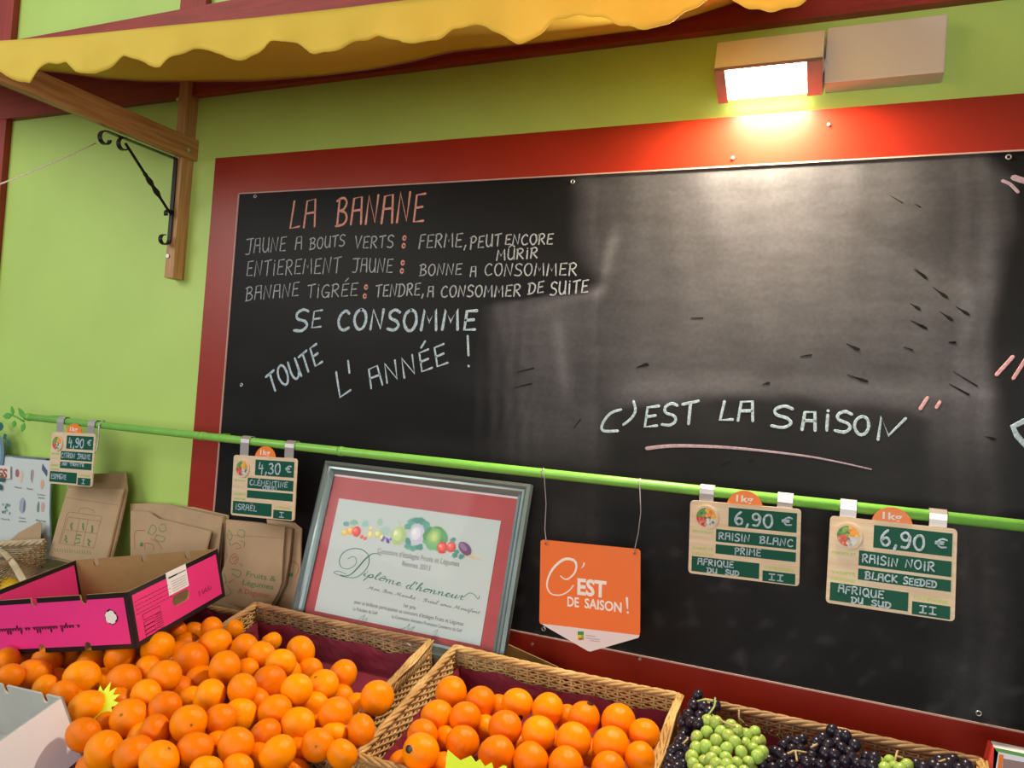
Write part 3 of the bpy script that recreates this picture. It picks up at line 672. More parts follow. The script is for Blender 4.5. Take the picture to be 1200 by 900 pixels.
# ================================================================== PRICE TAGS
def price_tag(name_px, label, lines, price, origin, yt, yb, has_badge_back=False, cat2='II', small=False):
    TL, TR, BR, BL = name_px
    o0 = W(*TL, yt); tr = W(*TR, yt); bl = W(*BL, yb)
    ex = (tr - o0); w_ = ex.length; ex.normalize(); dn = bl - o0; dn -= ex * dn.dot(ex); h_ = dn.length; dn.normalize()
    nr = dn.cross(ex).normalized() ; nr = -nr if nr.y > 0 else nr
    P_ = lambda u, v, l=0: o0 + ex * (u * w_) + dn * (v * h_) + nr * l
    t = thing('price_tag', tuple(P_(.5, 1)), label, 'price tag')
    def rrect(u0, v0, u1, v1, r, l):
        pts = []; ru = r / w_; rv = r / h_
        for cu, cv, a0 in [(u1 - ru, v0 + rv, -90), (u1 - ru, v1 - rv, 0), (u0 + ru, v1 - rv, 90), (u0 + ru, v0 + rv, 180)]:
            for k in range(4):
                a = math.radians(a0 + k * 30); pts.append(P_(cu + math.cos(a) * ru, cv + math.sin(a) * rv, l))
        return pts
    MB().prism(rrect(0, 0, 1, 1, .007, 0), -nr * .004).build('board', TAGWOOD, t)
    SL = [(.36, .055, .965, .31), (.25, .36, .965, .53), (.25, .565, .965, .69), (.03, .76, .65, .965), (.68, .845, .965, .985)]
    for a, b, c, d in SL: MB().prism([P_(a, b, .0006), P_(c, b, .0006), P_(c, d, .0006), P_(a, d, .0006)], -nr * .0006).build('slate_panel', SLATE, t)
    mb = MB(); up = -dn * h_
    def wr(s, u0, v0, u1, h, sw, v1=None): write(mb, s, P_(u0, v0, .0007), P_(u1, v1 or v0, .0007), up * h, sw, nr, jit=.05)
    wr(price, .42, .275, .76, .165, .0042); wr('€', .84, .225, .93, .10, .0030)
    for s, u0, v0, u1, h in lines: wr(s, u0, v0, u1, h, .0026)
    for s, u0, v0, u1, h in origin: wr(s, u0, v0, u1, h, .0026)
    wr('ii' if cat2 == 'II' else 'i', .74 if cat2 == 'II' else .78, .955, .86 if cat2 == 'II' else .84, .075, .0024)
    mb.build('chalk_writing', CHALKW, t)
    mb = MB()
    for s, u, v, hh, ft_ in [('PRODUIT', .03, .435, .035, .2), ('VARIÉTÉ', .03, .66, .035, .2), ('ORIGINE', .03, .735, .035, .2), ('CATÉGORIE', .69, .82, .035, .26)]:
        mb.text(s, P_(u, v, .0003), ex, up * hh, bold=.02, fit=ft_ * w_, n=nr)
    mb.build('printed_lettering', LETTERG, t, kind='stuff')
    # round fruit disc
    r = .024; cu, cv = .155, .215; c = P_(cu, cv)
    MB().prism([c + ex * math.cos(k * .3142) * r + dn * math.sin(k * .3142) * r + nr * .003 for k in range(20)], -nr * .003).build('disc', TAGWOOD, t)
    mb = MB(); rr = r * .8
    for cc, q0 in [((.12, .30, .08), 180), ((.85, .33, .04), 270), ((.62, .12, .08), 90), ((.62, .62, .60), 0)]:
        mb.poly([c + nr * .0033] + [c + nr * .0033 + ex * math.cos(math.radians(q0 + k * 15)) * rr + dn * math.sin(math.radians(q0 + k * 15)) * rr for k in range(7)], cc)
    for k in range(34):
        a = random.uniform(0, 6.28); q = rr * math.sqrt(random.random()) * .85; uu, vv = math.cos(a) * q, math.sin(a) * q
        cc = random.choice({(0, 0): [(.05, .22, .04), (.25, .42, .1)], (1, 0): [(.9, .4, .03), (.75, .22, .03), (.8, .55, .1)], (0, 1): [(.75, .1, .06), (.7, .3, .22), (.45, .05, .05)], (1, 1): [(.75, .74, .7), (.4, .42, .4), (.15, .2, .12)]}[(int(uu > 0), int(vv > 0))])
        mb.blob(c + ex * uu + dn * vv, ex * .0030, dn * .0030, nr, .0034 + k * .00002, cc, 8)
    mb.build('fruit_print', PRINT, t, kind='stuff')
    # 1kg half disc
    cb_ = P_(.50, .04); rb = .034
    bd = MB().prism([cb_ + ex * math.cos(math.radians(a)) * rb + Vector((0, 0, 1)) * math.sin(math.radians(a)) * rb * .98 - nr * .001 for a in range(0, 181, 12)], Vector((0, .0015, 0))).build('unit_badge', TAGORANGE, t, label='orange half-round badge reading 1kg')
    MB().text('1kg', P_(.50, .04) - ex * .016 + Vector((0, 0, .011)) - nr * .001, ex, Vector((0, 0, .013)), bold=.02, fit=.032, lift=.0006, n=Vector((0, -1, 0))).build('lettering', LETTERW, bd)
    # steel clips hung over the rail
    for u in (.145, .855):
        c0 = P_(u, .04, -.005); y0 = c0.y; x = c0.x; hw = .014
        prof = [(y0, c0.z)]
        top = Vector((0, RY, RZ))
        prof += [(RY - RR - .003, RZ - .004), (RY - RR - .002, RZ + .006), (RY - .006, RZ + RR + .003), (RY + .006, RZ + RR + .003), (RY + RR + .002, RZ + .004), (RY + RR + .002, RZ - .010)]
        mb = MB(); n_ = len(prof); vs = [Vector((x + s * hw, y, z)) for y, z in prof for s in (-1, 1)]
        mb.add(vs, [(2 * i, 2 * i + 1, 2 * i + 3, 2 * i + 2) for i in range(n_ - 1)])
        o = mb.build('clip', CLIPM, t); so = o.modifiers.new('s', 'SOLIDIFY'); so.thickness = .0015
    return t
yt = RY - RR - .006
price_tag([(61, 506), (112, 508.5), (119, 574), (66, 567)], 'price tag reading 4,90 for yellow lemons at the leafy end of the rail', [('CITRON', .27, .485, .58, .09), ('JAUNE', .64, .485, .93, .09), ('NON', .30, .63, .42, .05), ('TRAITE', .48, .63, .80, .05)], '4,90', [('ESPAGNE', .07, .90, .42, .09)], yt, yt - .004, cat2='I')
price_tag([(274, 533), (348, 537.5), (351, 610), (276, 604)], 'price tag reading 4,30 for clementines left of the framed diploma', [('CLÉMENTINE', .29, .475, .88, .085), ('ORRI', .50, .535, .72, .055)], '4,30', [('ISRAËL', .08, .90, .42, .09)], yt, yt - .002, cat2='I')
price_tag([(809, 586), (939, 597), (938, 686), (811, 672)], 'price tag reading 6,90 for white grapes, the one right of the orange sign', [('RAISIN', .28, .49, .56, .09), ('BLANC', .65, .49, .94, .09), ('PRIME', .43, .665, .66, .085)], '6,90', [('AFRIQUE', .09, .86, .42, .08), ('DU', .18, .955, .27, .06), ('SUD', .35, .955, .47, .06)], yt, yt + .004)
price_tag([(973, 604), (1122, 620), (1117, 730), (967, 706)], 'price tag reading 6,90 for black grapes, the rightmost and largest in view', [('RAISIN', .28, .49, .56, .09), ('NOIR', .62, .49, .84, .09), ('BLACK', .31, .668, .56, .075), ('SEEDED', .61, .668, .86, .07)], '6,90', [('AFRIQUE', .10, .86, .46, .08), ('DU', .21, .955, .30, .06), ('SUD', .37, .955, .52, .06)], yt, yt - .02)

# ================================================================== ORANGE HANGING SIGN
SP = plane_at(RY + .002); SNR = Vector((0, -1, 0))
sg = thing('hanging_sign', tuple(SP(691, 763)), "orange pennant sign reading C'EST DE SAISON hung from the rail by two wires", 'sign')
body = [SP(*p) for p in [(636, 632.5), (748, 643.5), (750.5, 646), (750, 741), (749, 745.5), (633, 731), (632, 728), (633.5, 634)]]
MB().prism(body, Vector((0, .003, 0))).build('sign_card', SIGNO, sg)
MB().prism([SP(633, 730.5), SP(749.5, 744.5), SP(748, 747.5), SP(692, 763.5), SP(689, 763)], Vector((0, .0028, 0))).build('sign_tip', SIGNW, sg, label='white pointed foot of the sign')
mb = MB()
cc = catmull([(657, 675), (664, 679), (673, 672), (675.5, 662), (671, 656), (660, 656), (647, 668), (641, 684), (645, 695), (656, 697.5), (666, 693), (672, 686)], k=5)
mb.ribbon([SP(p[0], p[1], .0002) for p in cc], [.0028 + .0032 * math.sin(math.pi * min(1, i / len(cc) * 1.25)) ** 2 for i in range(len(cc))], SNR)
mb.ribbon([SP(684.5, 660, .0002), SP(684, 663, .0002), SP(681.5, 665.5, .0002)], [.0040, .003, .0015], SNR)
def txt(mb, P, s, x0, y0, x1, y1, h, bold=0, shear=0, n=None, col=None, lift=.0004, fit=True):
    a, b = P(x0, y0), P(x1, y1); d = b - a; L_ = d.length; d.normalize(); n = n or P.n
    u = n.cross(d).normalized()
    q = P(x0, y0 - h); hh = abs((q - a).dot(u))
    mb.text(s, a, d, u * hh, lift, shear=0, bold=bold, col=col, fit=L_, n=n)
txt(mb, SP, 'EST', 676.5, 696, 710.5, 700, 19, bold=.035, n=SNR)
txt(mb, SP, 'DE', 665, 710, 678.5, 711.5, 11.5, bold=.025, n=SNR)
txt(mb, SP, 'SAISON', 685, 712, 728.5, 717.5, 11.5, bold=.025, n=SNR)
mb.ribbon([SP(734.7, 701, .0002), SP(735.5, 713, .0002)], [.0058, .0030], SNR); mb.ribbon([SP(735.6, 717.5, .0002), SP(735.9, 717.9, .0002)], .005, SNR)
mb.build('lettering', LETTERW, sg)
mb = MB()
for a, b, c in [((677, 740), (684, 744), (.05, .25, .05)), ((677, 744), (681, 750), (.75, .55, .05)), ((681, 744), (684, 748), (.25, .5, .1)), ((678, 747.5), (684, 750), (.7, .15, .05))]:
    mb.poly([SP(a[0], a[1], .0004), SP(b[0], a[1], .0004), SP(b[0], b[1], .0004), SP(a[0], b[1], .0004)], c)
for k, (x, y, l_) in enumerate([(686, 744, 12), (686, 747, 17), (691, 750, 12)]):
    mb.poly([SP(x, y, .0004), SP(x + l_, y + l_ * .12, .0004), SP(x + l_, y + 1 + l_ * .12, .0004), SP(x, y + 1, .0004)], (.45, .42, .45))
mb.build('emblem', PRINT, sg)
for hx, hy, q in [(639.5, 637, [(637, 549), (638, 560), (640, 590), (638.5, 620), (640, 634), (640, 639)]), (743.5, 649, [(750, 569), (751, 600), (748, 625), (744.5, 640), (743.5, 650)])]:
    pts = [Vector((SP(q[0][0], q[0][1]).x, RY, RZ + RR + .001))] + [SP(x, y, .012 if i < 2 else .004) for i, (x, y) in enumerate(q)]
    pts[1].y = RY - RR - .002
    mb = MB(); mb.tube(pts, .0011, 6); mb.tube([Vector((pts[0].x, RY + math.cos(k * .5236) * (RR + .001), RZ + math.sin(k * .5236) * (RR + .001))) for k in range(12)], .001, 6, closed=True)
    mb.build('wire', WIRE, sg, smooth=True)
    MB().blob(SP(hx, hy), Vector((.0022, 0, 0)), Vector((0, 0, .0022)), SNR, .0004, None, 10).build('hole', INKBLACK, sg)

# ================================================================== LEDGE BEHIND THE BASKETS, STAND
DP = lean_plane(500, 553, -.045, 13.9)
EXT = .030     # how far the frame goes on down behind the basket rim
ZB = DP(596, 773).z - EXT * math.cos(math.radians(13.9))
xe = DP(596, 773).x + .012
st = thing('display_stand', (-.5, -.4, 0), 'dark sloping greengrocer stand carrying the fruit baskets', 'stand')
MB().obox(B(-2.3, .012, -.135), BU * 3.3, BV * .80, -BN * .02).build('shelf_board', STAND, st)
MB().obox(B(-2.3, .81, -.17), BU * 3.3, BV * .02, BN * .055).build('front_rail', STAND, st)
for x in (-2.4, -1.2, 0, .9):
    p = B(x + .262, .62, -.155); MB().box((p.x - .03, p.y - .03, 0), (p.x + .03, p.y + .03, p.z)).build('leg', STAND, st)
    MB().box((p.x - .03, -.19, 0), (p.x + .03, -.15, B(0, .03, -.16).z)).build('leg', STAND, st)
lg = thing('ledge', (-1.6, -.08, .9), 'narrow grey-brown board against the wall behind the baskets', 'shelf')
MB().box((-3.0, -.142, ZB - .022), (xe, -.014, ZB)).build('board', LEDGE, lg)
for x in (-2.9, -1.9, -.75): MB().box((x - .02, -.13, ZB - .1), (x + .02, -.014, ZB - .022)).build('bracket', LEDGE, lg)
q = plane_at(-.05)
c0_, c1_, c2_ = q(586, 751), q(654, 782), q(640, 815)
MB().prism([c0_, c1_, Vector((c1_.x - .005, c1_.y, ZB - .10)), Vector((c0_.x, c0_.y, ZB + .001)), ], Vector((0, .004, 0))).build('cardboard_sheet', CARDBROWN, label='small slanting piece of brown cardboard right of the diploma foot', cat='cardboard')

# ================================================================== DIPLOMA
dn_ = DP.n; ex = Vector((1, 0, 0)); vy = dn_.cross(ex); vy = vy if vy.z > 0 else -vy      # up the slope
TLc, TRc, BRc = DP(383, 539), DP(623, 568), DP(596, 773)
BRc = BRc - vy * EXT
Wd = TRc.x - TLc.x; Hd = (TRc - BRc).dot(vy)
dO = BRc + Vector((-Wd, 0, 0)); dO.x = TRc.x - Wd
dO = TRc - ex * Wd - vy * Hd
dp = thing('framed_diploma', tuple(dO + ex * Wd / 2), 'framed certificate with rose red mat leaning on the chalkboard behind the baskets', 'picture frame')
D_ = lambda u, v, l=0: dO + ex * u + vy * v + dn_ * l
fw = .030
def molding(a0, a1, b0, b1):  # outer line a0-a1, inner line b0-b1 : stepped section
    mb = MB(); sec = [(0, -.012), (0, .006), (.25, .010), (.45, .004), (.62, .004), (.8, .0), (1, -.002), (1, -.012)]
    P0 = [Vector(a0).lerp(Vector(b0), t) + dn_ * h for t, h in sec]; P1 = [Vector(a1).lerp(Vector(b1), t) + dn_ * h for t, h in sec]
    k = len(sec); mb.add(P0 + P1, [(i, k + i, k + (i + 1) % k, (i + 1) % k) for i in range(k)] + [tuple(range(k - 1, -1, -1)), tuple(range(k, 2 * k))])
    return mb
o4 = [D_(0, 0), D_(Wd, 0), D_(Wd, Hd), D_(0, Hd)]; i4 = [D_(fw, fw), D_(Wd - fw, fw), D_(Wd - fw, Hd - fw), D_(fw, Hd - fw)]
for k in range(4): molding(o4[k], o4[(k + 1) % 4], i4[k], i4[(k + 1) % 4]).build('frame_molding', FRAMEM, dp)
MB().obox(D_(.004, .004, -.014), ex * (Wd - .008), vy * (Hd - .008), dn_ * .004).build('backing', CARDBROWN, dp)
MB().obox(D_(fw - .004, fw - .004, -.010), ex * (Wd - 2 * fw + .008), vy * (Hd - 2 * fw + .008), dn_ * .003).build('mat', MATRED, dp)
MB().obox(D_(fw, Hd - fw - .006, -.007), ex * (Wd - 2 * fw), vy * .005, dn_ * .002).build('painted_reflection', SIGNW, dp, label='white strip painted as the reflection under the top molding')  # white bar stands in for the glossy reflection below the top molding
a = DP(397.5, 584, -.0065); b = DP(587, 611.5, -.0065)
pw = (b - a).length; ph = (a - D_(0, .045)).dot(vy)
ct = MB().obox(a - vy * ph, ex * pw, vy * ph, dn_ * .0006).build('certificate', PAPER, dp)
CL = -.0057
CP = lambda x, y, l=0: DP(x, y, CL + l)
CP.n = dn_
CUR = {'i': (.45, [[(0, .2), (.16, .95), (.12, .25), (.25, 0), (.45, .3)], [(.24, 1.45), (.25, 1.4)]]),
 'p': (.72, [[(0, .2), (.2, 1), (.05, -.2), (-.12, -1.35)], [(.08, .4), (.3, 1), (.52, .8), (.42, .12), (.2, .02)], [(.42, .1), (.7, .3)]]),
 'l': (.48, [[(0, .2), (.3, 1.4), (.4, 2.1), (.28, 2.25), (.12, 1.2), (.1, .2), (.25, 0), (.48, .3)]]),
 'o': (.62, [[(.4, .95), (.12, .75), (.04, .25), (.24, 0), (.46, .3), (.44, .8), (.34, .95), (.62, .8)]]),
 'ô': (.62, [[(.4, .95), (.12, .75), (.04, .25), (.24, 0), (.46, .3), (.44, .8), (.34, .95), (.62, .8)], [(.15, 1.3), (.34, 1.6), (.5, 1.3)]]),
 'm': (1.1, [[(0, .7), (.12, .95), (.12, 0)], [(.13, .4), (.36, .98), (.44, .7), (.42, 0)], [(.44, .4), (.68, .98), (.77, .7), (.74, .1), (.88, 0), (1.08, .3)]]),
 'n': (.8, [[(0, .7), (.12, .95), (.12, 0)], [(.13, .4), (.38, .98), (.47, .7), (.44, .1), (.58, 0), (.78, .3)]]),
 'e': (.55, [[(0, .3), (.36, .55), (.4, .9), (.22, .95), (.06, .5), (.12, .08), (.32, 0), (.55, .3)]]),
 'é': (.55, [[(0, .3), (.36, .55), (.4, .9), (.22, .95), (.06, .5), (.12, .08), (.32, 0), (.55, .3)], [(.25, 1.2), (.45, 1.5)]]),
 'd': (.75, [[(.42, .8), (.22, .95), (.04, .4), (.16, 0), (.36, .2), (.46, .9)], [(.62, 2.2), (.44, .8), (.46, .1), (.58, 0), (.75, .3)]]),
 'h': (.78, [[(0, .3), (.26, 1.4), (.38, 2.1), (.26, 2.2), (.14, 1.2), (.1, 0)], [(.12, .4), (.36, .98), (.45, .7), (.42, .1), (.56, 0), (.78, .3)]]),
 'u': (.75, [[(0, .4), (.12, .95), (.1, .2), (.24, 0), (.46, .5), (.5, .95)], [(.5, .95), (.46, .15), (.58, 0), (.75, .3)]]),
 'r': (.55, [[(0, .4), (.14, .95), (.3, .92), (.24, .4), (.3, 0), (.5, .1)]]),
 'a': (.7, [[(.42, .8), (.22, .95), (.04, .4), (.16, 0), (.36, .2), (.44, .95), (.42, .15), (.52, 0), (.7, .3)]]),
 'c': (.5, [[(.38, .8), (.22, .95), (.05, .5), (.12, .05), (.3, 0), (.5, .3)]]),
 's': (.5, [[(0, .1), (.26, .95), (.3, .4), (.2, .0), (.05, .05)], [(.24, .0), (.5, .3)]]),
 't': (.45, [[(.22, 1.7), (.08, .2), (.2, 0), (.45, .3)], [(0, 1.05), (.36, 1.1)]]),
 'f': (.5, [[(.0, .3), (.3, 1.6), (.4, 2.1), (.26, 2), (.08, .2), (-.08, -1.1)], [(0, .5), (.4, .7)]]),
 'M': (1.4, [[(-.1, .1), (.1, .1), (.34, 2), (.5, .3), (.9, 2), (.9, .1), (1.2, .2)]]),
 'B': (1.0, [[(.1, 0), (.3, 2)], [(.0, 1.6), (.4, 2.1), (.75, 1.7), (.4, 1.1), (.8, .6), (.5, 0), (.1, .1)]]),
 'D': (1.0, [[(.1, 0), (.3, 2)]]), "'": (.3, [[(.1, 2.1), (.05, 1.6)]]), '-': (.5, [[(.1, .5), (.4, .5)]]), ' ': (.55, [])}
def cursive(mb, s, P0, P1, up_v, sw, n, slant=.38, contrast=.45):
    ex_ = Vector(P1) - Vector(P0); tot = sum(CUR[c][0] for c in s); ex_ /= tot; x = 0
    exn = ex_.normalized() * up_v.length
    for c in s:
        wd, st_ = CUR[c]
        for q in st_:
            q = [(p.x, p.y) for p in catmull(q, k=4)] if len(q) > 2 else q
            P_ = [Vector(P0) + ex_ * (x + a) + exn * (b * slant) + up_v * b for a, b in q]
            ws = []
            for i in range(len(q)):
                a_, b_ = q[max(0, i - 1)], q[min(len(q) - 1, i + 1)]
                ws.append(sw * (1.15 if b_[1] < a_[1] else contrast))
            mb.ribbon(P_, ws, n)
        x += wd
mb = MB(); xh = vy * .0078
def CC(pts, k=6): return [(p.x, p.y) for p in catmull(pts, k=k)]
cr = lambda l: [(380 + x / 9, 600 + y / 9) for x, y in l]
for l, ws in [(cr([(250, 495), (300, 470), (340, 500), (325, 560), (250, 600), (180, 580), (160, 510), (200, 430), (290, 388), (390, 395), (460, 450), (470, 540), (420, 630), (330, 690), (220, 685), (130, 655), (100, 635), (150, 625), (230, 655)]), .0014),
              (cr([(600, 460), (560, 440), (500, 445), (430, 500), (360, 580), (290, 650), (230, 675), (170, 665)]), .0023)]:
    q = CC(l); mb.ribbon([CP(*p) for p in q], [ws * (.8 + .7 * math.sin(math.pi * i / len(q)) ** 4) for i in range(len(q))], dn_)
cursive(mb, 'iplôme', CP(425, 674.5), CP(470, 687), xh, .0019, dn_)
cursive(mb, "d'honneur", CP(475, 689), CP(543, 703), xh * 1.06, .0020, dn_)
q = CC([(543, 700), (550, 695), (556, 697), (560, 702), (562, 698)]); mb.ribbon([CP(*p) for p in q], .0013, dn_)
mb.build('lettering', INKGREEN, ct)
mb = MB()
cursive(mb, 'Mon Bon Marché - Bréal sous Montfort', CP(431, 690), CP(562, 719.5), vy * .0036, .0010, dn_)
for s, a, b, h in [("Concours d'étalages Fruits et Légumes", (442, 648), (538, 664), 6.6), ('Rennes 2013', (471, 663), (504, 669), 6.6), ('1er prix', (473, 711.5), (487, 714.5), 5.2),
                   ("pour sa brillante participation au concours d'étalages Fruits et Légumes", (415, 707), (543, 733.5), 4.8), ('Le Président du Gelf', (413.5, 715), (442, 720.5), 4.2), ('La Commission Animation Promotion Commerce du Gelf', (459, 724), (541, 741), 4.2),
                   ('Henri Prevosge', (413.5, 732), (435, 737), 4.2), ('Pierre Rochange', (459, 742), (482, 747), 4.2), ('Patrick Coucou', (499, 750), (518, 754), 4.2)]:
    txt(mb, CP, s, a[0], a[1], b[0], b[1], h, n=dn_, lift=.0003)
for l in [[(417, 729), (424, 723), (428, 721), (424, 727), (431, 724), (426, 731)], [(466, 738), (476, 735), (480, 731), (478, 738), (486, 734), (481, 740)], [(508, 741), (513, 738), (510, 744), (506, 747), (514, 745), (510, 751)]]:
    mb.ribbon([CP(*p) for p in CC(l, 4)], .0006, dn_)
mb.build('lettering', INKGREY, ct, label='small grey printed lines, script and signatures')
mb = MB(); kk = [0]
def bl(x, y, rx, ry, col, jag=.06, rot=0, seg=16):
    s = .00200; kk[0] += 1; c, s2 = math.cos(rot), math.sin(rot)
    mb.blob(CP(x, y), (ex * c + vy * s2) * rx * s, (vy * c - ex * s2) * ry * s, dn_, .0003 + kk[0] * .00001, col, seg, jag)
def fruitlet(x, y, rx, ry, col, hl=1.6, jag=.05):
    bl(x, y, rx, ry, col, jag); bl(x - rx * .15, y - ry * .15, rx * .65, ry * .65, tuple(min(1, c * 1.2 + .05) for c in col), jag); bl(x - rx * .3, y - ry * .3, rx * .28, ry * .28, tuple(min(1, c * hl + .25) for c in col), jag)
for x, y, rx, ry, c in [(406, 614, 5, 3, (.15, .42, .42)), (415, 612, 6, 3.5, (.25, .55, .42)), (428, 614, 5, 4, (.32, .62, .58)), (445, 612, 4, 4.5, (.35, .65, .5)), (452, 622, 7, 6, (.4, .65, .62))]: bl(x, y, rx, ry, c, .2)
for x, y, r, c in [(404, 624, 4.5, (.8, .55, .1)), (411, 622, 5, (.85, .45, .1)), (418, 623, 6.5, (.75, .06, .05)), (424, 629, 2.6, (.75, .08, .06)), (428, 631, 2.4, (.75, .1, .08)), (434, 626, 4, (.8, .72, .2)), (435, 619, 2.6, (.78, .68, .25)), (443, 626, 5, (.65, .66, .25)), (448, 630, 3.5, (.7, .7, .4))]: fruitlet(x, y, r, r, c)
for k in range(11): bl(446 + random.uniform(0, 12), 633 + random.uniform(-3, 3), 1.7, 1.7, random.choice([(.16, .10, .5), (.22, .16, .6), (.1, .06, .35)]), .05, seg=9)
fruitlet(467, 628, 10, 11.5, (.48, .66, .28))
for k in range(-3, 4): mb.ribbon([CP(467 + k * 2.6, 619 + abs(k) * 1.0, .0007), CP(467 + k * 3.2, 628, .0007), CP(467 + k * 2.4, 637 - abs(k), .0007)], .0005, dn_, .0001, .0001, (.36, .56, .22))
mb.ribbon([CP(*p) for p in [(468, 617), (469, 613), (465, 610)]], .0009, dn_, .0001, .0006, (.4, .5, .2))
for x, y in [(478, 617), (482, 612), (488, 609.5), (494, 611), (499, 614), (478, 640), (484, 643), (491, 641), (479, 634), (500, 620)]: bl(x, y, 5, 4, random.choice([(.06, .32, .28), (.1, .42, .35), (.04, .25, .22)]), .28)
fruitlet(489, 627, 10.5, 12, (.62, .66, .85), 1.1)
for k in range(9):
    a = k * .7; bl(510 + math.cos(a) * 9, 631 + math.sin(a) * 9, 6.5, 6, random.choice([(.10, .42, .14), (.16, .52, .22), (.08, .34, .12)]), .15)
for r, c in [(10, (.22, .55, .18)), (7, (.38, .66, .22)), (4.5, (.55, .74, .26)), (2.2, (.72, .8, .3))]: bl(509, 629, r, r * 1.05, c, .13)
fruitlet(518.5, 642, 7, 7, (.75, .06, .05)); fruitlet(529, 641, 6, 6.4, (.72, .07, .05))
for x, y in [(531, 633), (535, 647), (541, 652), (533, 651)]: bl(x, y, 3.4, 3, (.08, .35, .3), .3)
bl(545, 643, 10, 6, (.18, .08, .22), .04, -.6); bl(543, 641, 6.5, 3, (.34, .2, .4), .04, -.6)
for k in range(3): mb.ribbon([CP(545 + k, 651 - k * 2, .0006), CP(567 - k, 657.5 - k * 2.5, .0006)], [.004, .0006], dn_, .0001, .0002, [(.85, .55, .25), (.8, .7, .5), (.7, .78, .6)][k])
mb.build('fruit_illustration', PRINT, ct, kind='stuff')
MB().obox(D_(fw - .004, fw - .004, -.0035), ex * (Wd - 2 * fw + .008), vy * (Hd - 2 * fw + .008), dn_ * .0015).build('glass', GLASS, dp)

# ================================================================== PAPER BAGS
def bag(polys, yb, deg, th, label, group=None, anchor=(200, 600), mt=None, prints=(), folds=()):
    """polys: front sheet outline; several leaning layers make the bag"""
    P_ = lean_plane(anchor[0], anchor[1], yb, deg); n = P_.n
    base = P_(*polys[0][-1]); base = Vector((base.x, base.y, ZB))
    t = thing('paper_bag', tuple(base), label, 'paper bag', group)
    MB().prism([P_(*p) for p in polys[0]], -n * th).build('bag_front', mt or KRAFT, t)
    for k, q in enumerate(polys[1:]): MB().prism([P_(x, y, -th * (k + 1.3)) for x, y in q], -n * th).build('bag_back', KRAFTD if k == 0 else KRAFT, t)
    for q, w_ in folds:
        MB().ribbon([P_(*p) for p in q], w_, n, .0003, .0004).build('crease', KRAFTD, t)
    for name, fn, material in prints:
        mb = MB(); fn(mb, P_, n); mb.build(name, material, t)
    return t
def loops(l, w_=.0018):
    def f(mb, P_, n):
        for q in l: mb.ribbon([P_(*p) for p in CC(q, 4)], w_, n)
    return f
def c2(l, ox, oy, s): return [(ox + x / s, oy + y / s) for x, y in l]
def p1(mb, P_, n):
    for q in [[(610, 300), (590, 320), (520, 575)], [(600, 345), (885, 380), (825, 615), (530, 575), (600, 345)], [(700, 355), (650, 600)], [(775, 368), (725, 608)], [(575, 455), (860, 490)], [(690, 300), (700, 270), (760, 262), (820, 285), (830, 310)], [(620, 300), (900, 340), (870, 430)]]:
        mb.ribbon([P_(*c2([p], 0, 560, 7.5)[0]) for p in q], .0015, n)
def p1b(mb, P_, n):
    for x, y, w_, h in [(628, 425, 22, 35), (730, 430, 24, 28), (815, 450, 22, 32), (580, 540, 24, 26), (782, 570, 20, 30)]:
        for k in range(4): mb.blob(P_(x / 7.5 + random.uniform(-1, 1), 560 + y / 7.5 + (k - 1.5) * 2), Vector((.0035, 0, 0)), Vector((0, 0, .004)), n, .0005 + k * .00002, None, 9, .3)
    a = [(712, 505), (672, 500), (665, 535), (700, 535), (705, 565), (655, 580)]
    mb.ribbon([P_(*c2([p], 0, 560, 7.5)[0]) for p in a], .0042, n)
    for k in range(15):
        x = 480 + k * 22; mb.ribbon([P_(x / 7.5, 560 + (620 + k * 1.6) / 7.5), P_((x + 8) / 7.5, 560 + (650 + k * 1.6) / 7.5)], .0016, n)
bag([[(79.5, 572), (145, 573), (137, 605), (124, 660), (121, 666), (57, 651), (68, 610)], [(82, 556), (146, 554), (148.5, 575), (138, 625), (127, 668), (115, 668), (62, 655), (76, 600)]], -.060, 12, .006,
    'brown paper bag printed with a green 5 in a basket, below the 4,90 tag', anchor=(100, 560), prints=[('print', p1, BAGBROWN), ('print', p1b, BAGGREEN)],
    folds=[([(77.5, 583), (138, 592)], .0018)])
q3 = lambda l: c2(l, 140, 560, 6)
bag([q3([(350, 190), (520, 205), (760, 262), (758, 300), (735, 560), (700, 900), (400, 900)])], -.024, 9, .006, 'backmost brown paper bag of the fanned pile left of the red frame', 'fanned pile of paper bags', (200, 600))
bag([q3([(75, 182), (180, 178), (345, 185), (545, 235), (725, 275), (700, 500), (660, 900), (80, 900)]), q3([(180, 176), (345, 183), (550, 228), (735, 268), (720, 500), (690, 900), (150, 900)])], -.040, 9, .006, 'second brown paper bag of the fanned pile, lying behind the printed one', 'fanned pile of paper bags', (200, 600))
bag([q3([(80, 232), (200, 238), (270, 285), (640, 375), (610, 492), (560, 900), (75, 900)])], -.058, 9, .006, 'front brown paper bag of the fanned pile, printed with faint fruit sketches, lit from above', 'fanned pile of paper bags', (200, 600),
    prints=[('print', loops([q3(l) for l in [[(200, 390), (230, 330), (260, 360), (230, 400), (200, 380)], [(290, 330), (320, 325), (325, 370), (290, 375), (280, 345)], [(260, 400), (320, 420), (300, 450), (250, 430), (265, 400)]]]), BAGGREEN),
            ('print', loops([q3(l) for l in [[(110, 500), (110, 380), (180, 370)], [(180, 500), (180, 460), (235, 470), (240, 510)], [(220, 430), (260, 445), (290, 480), (300, 500)]]]), BAGRED),
            ('print', lambda mb, P_, n: mb.blob(P_(*q3([(155, 475)])[0]), Vector((.006, 0, 0)), Vector((0, 0, .009)), n, .0005, None, 12, .1), BAGGREEN)])
q4 = lambda l: c2(l, 250, 600, 7.2)
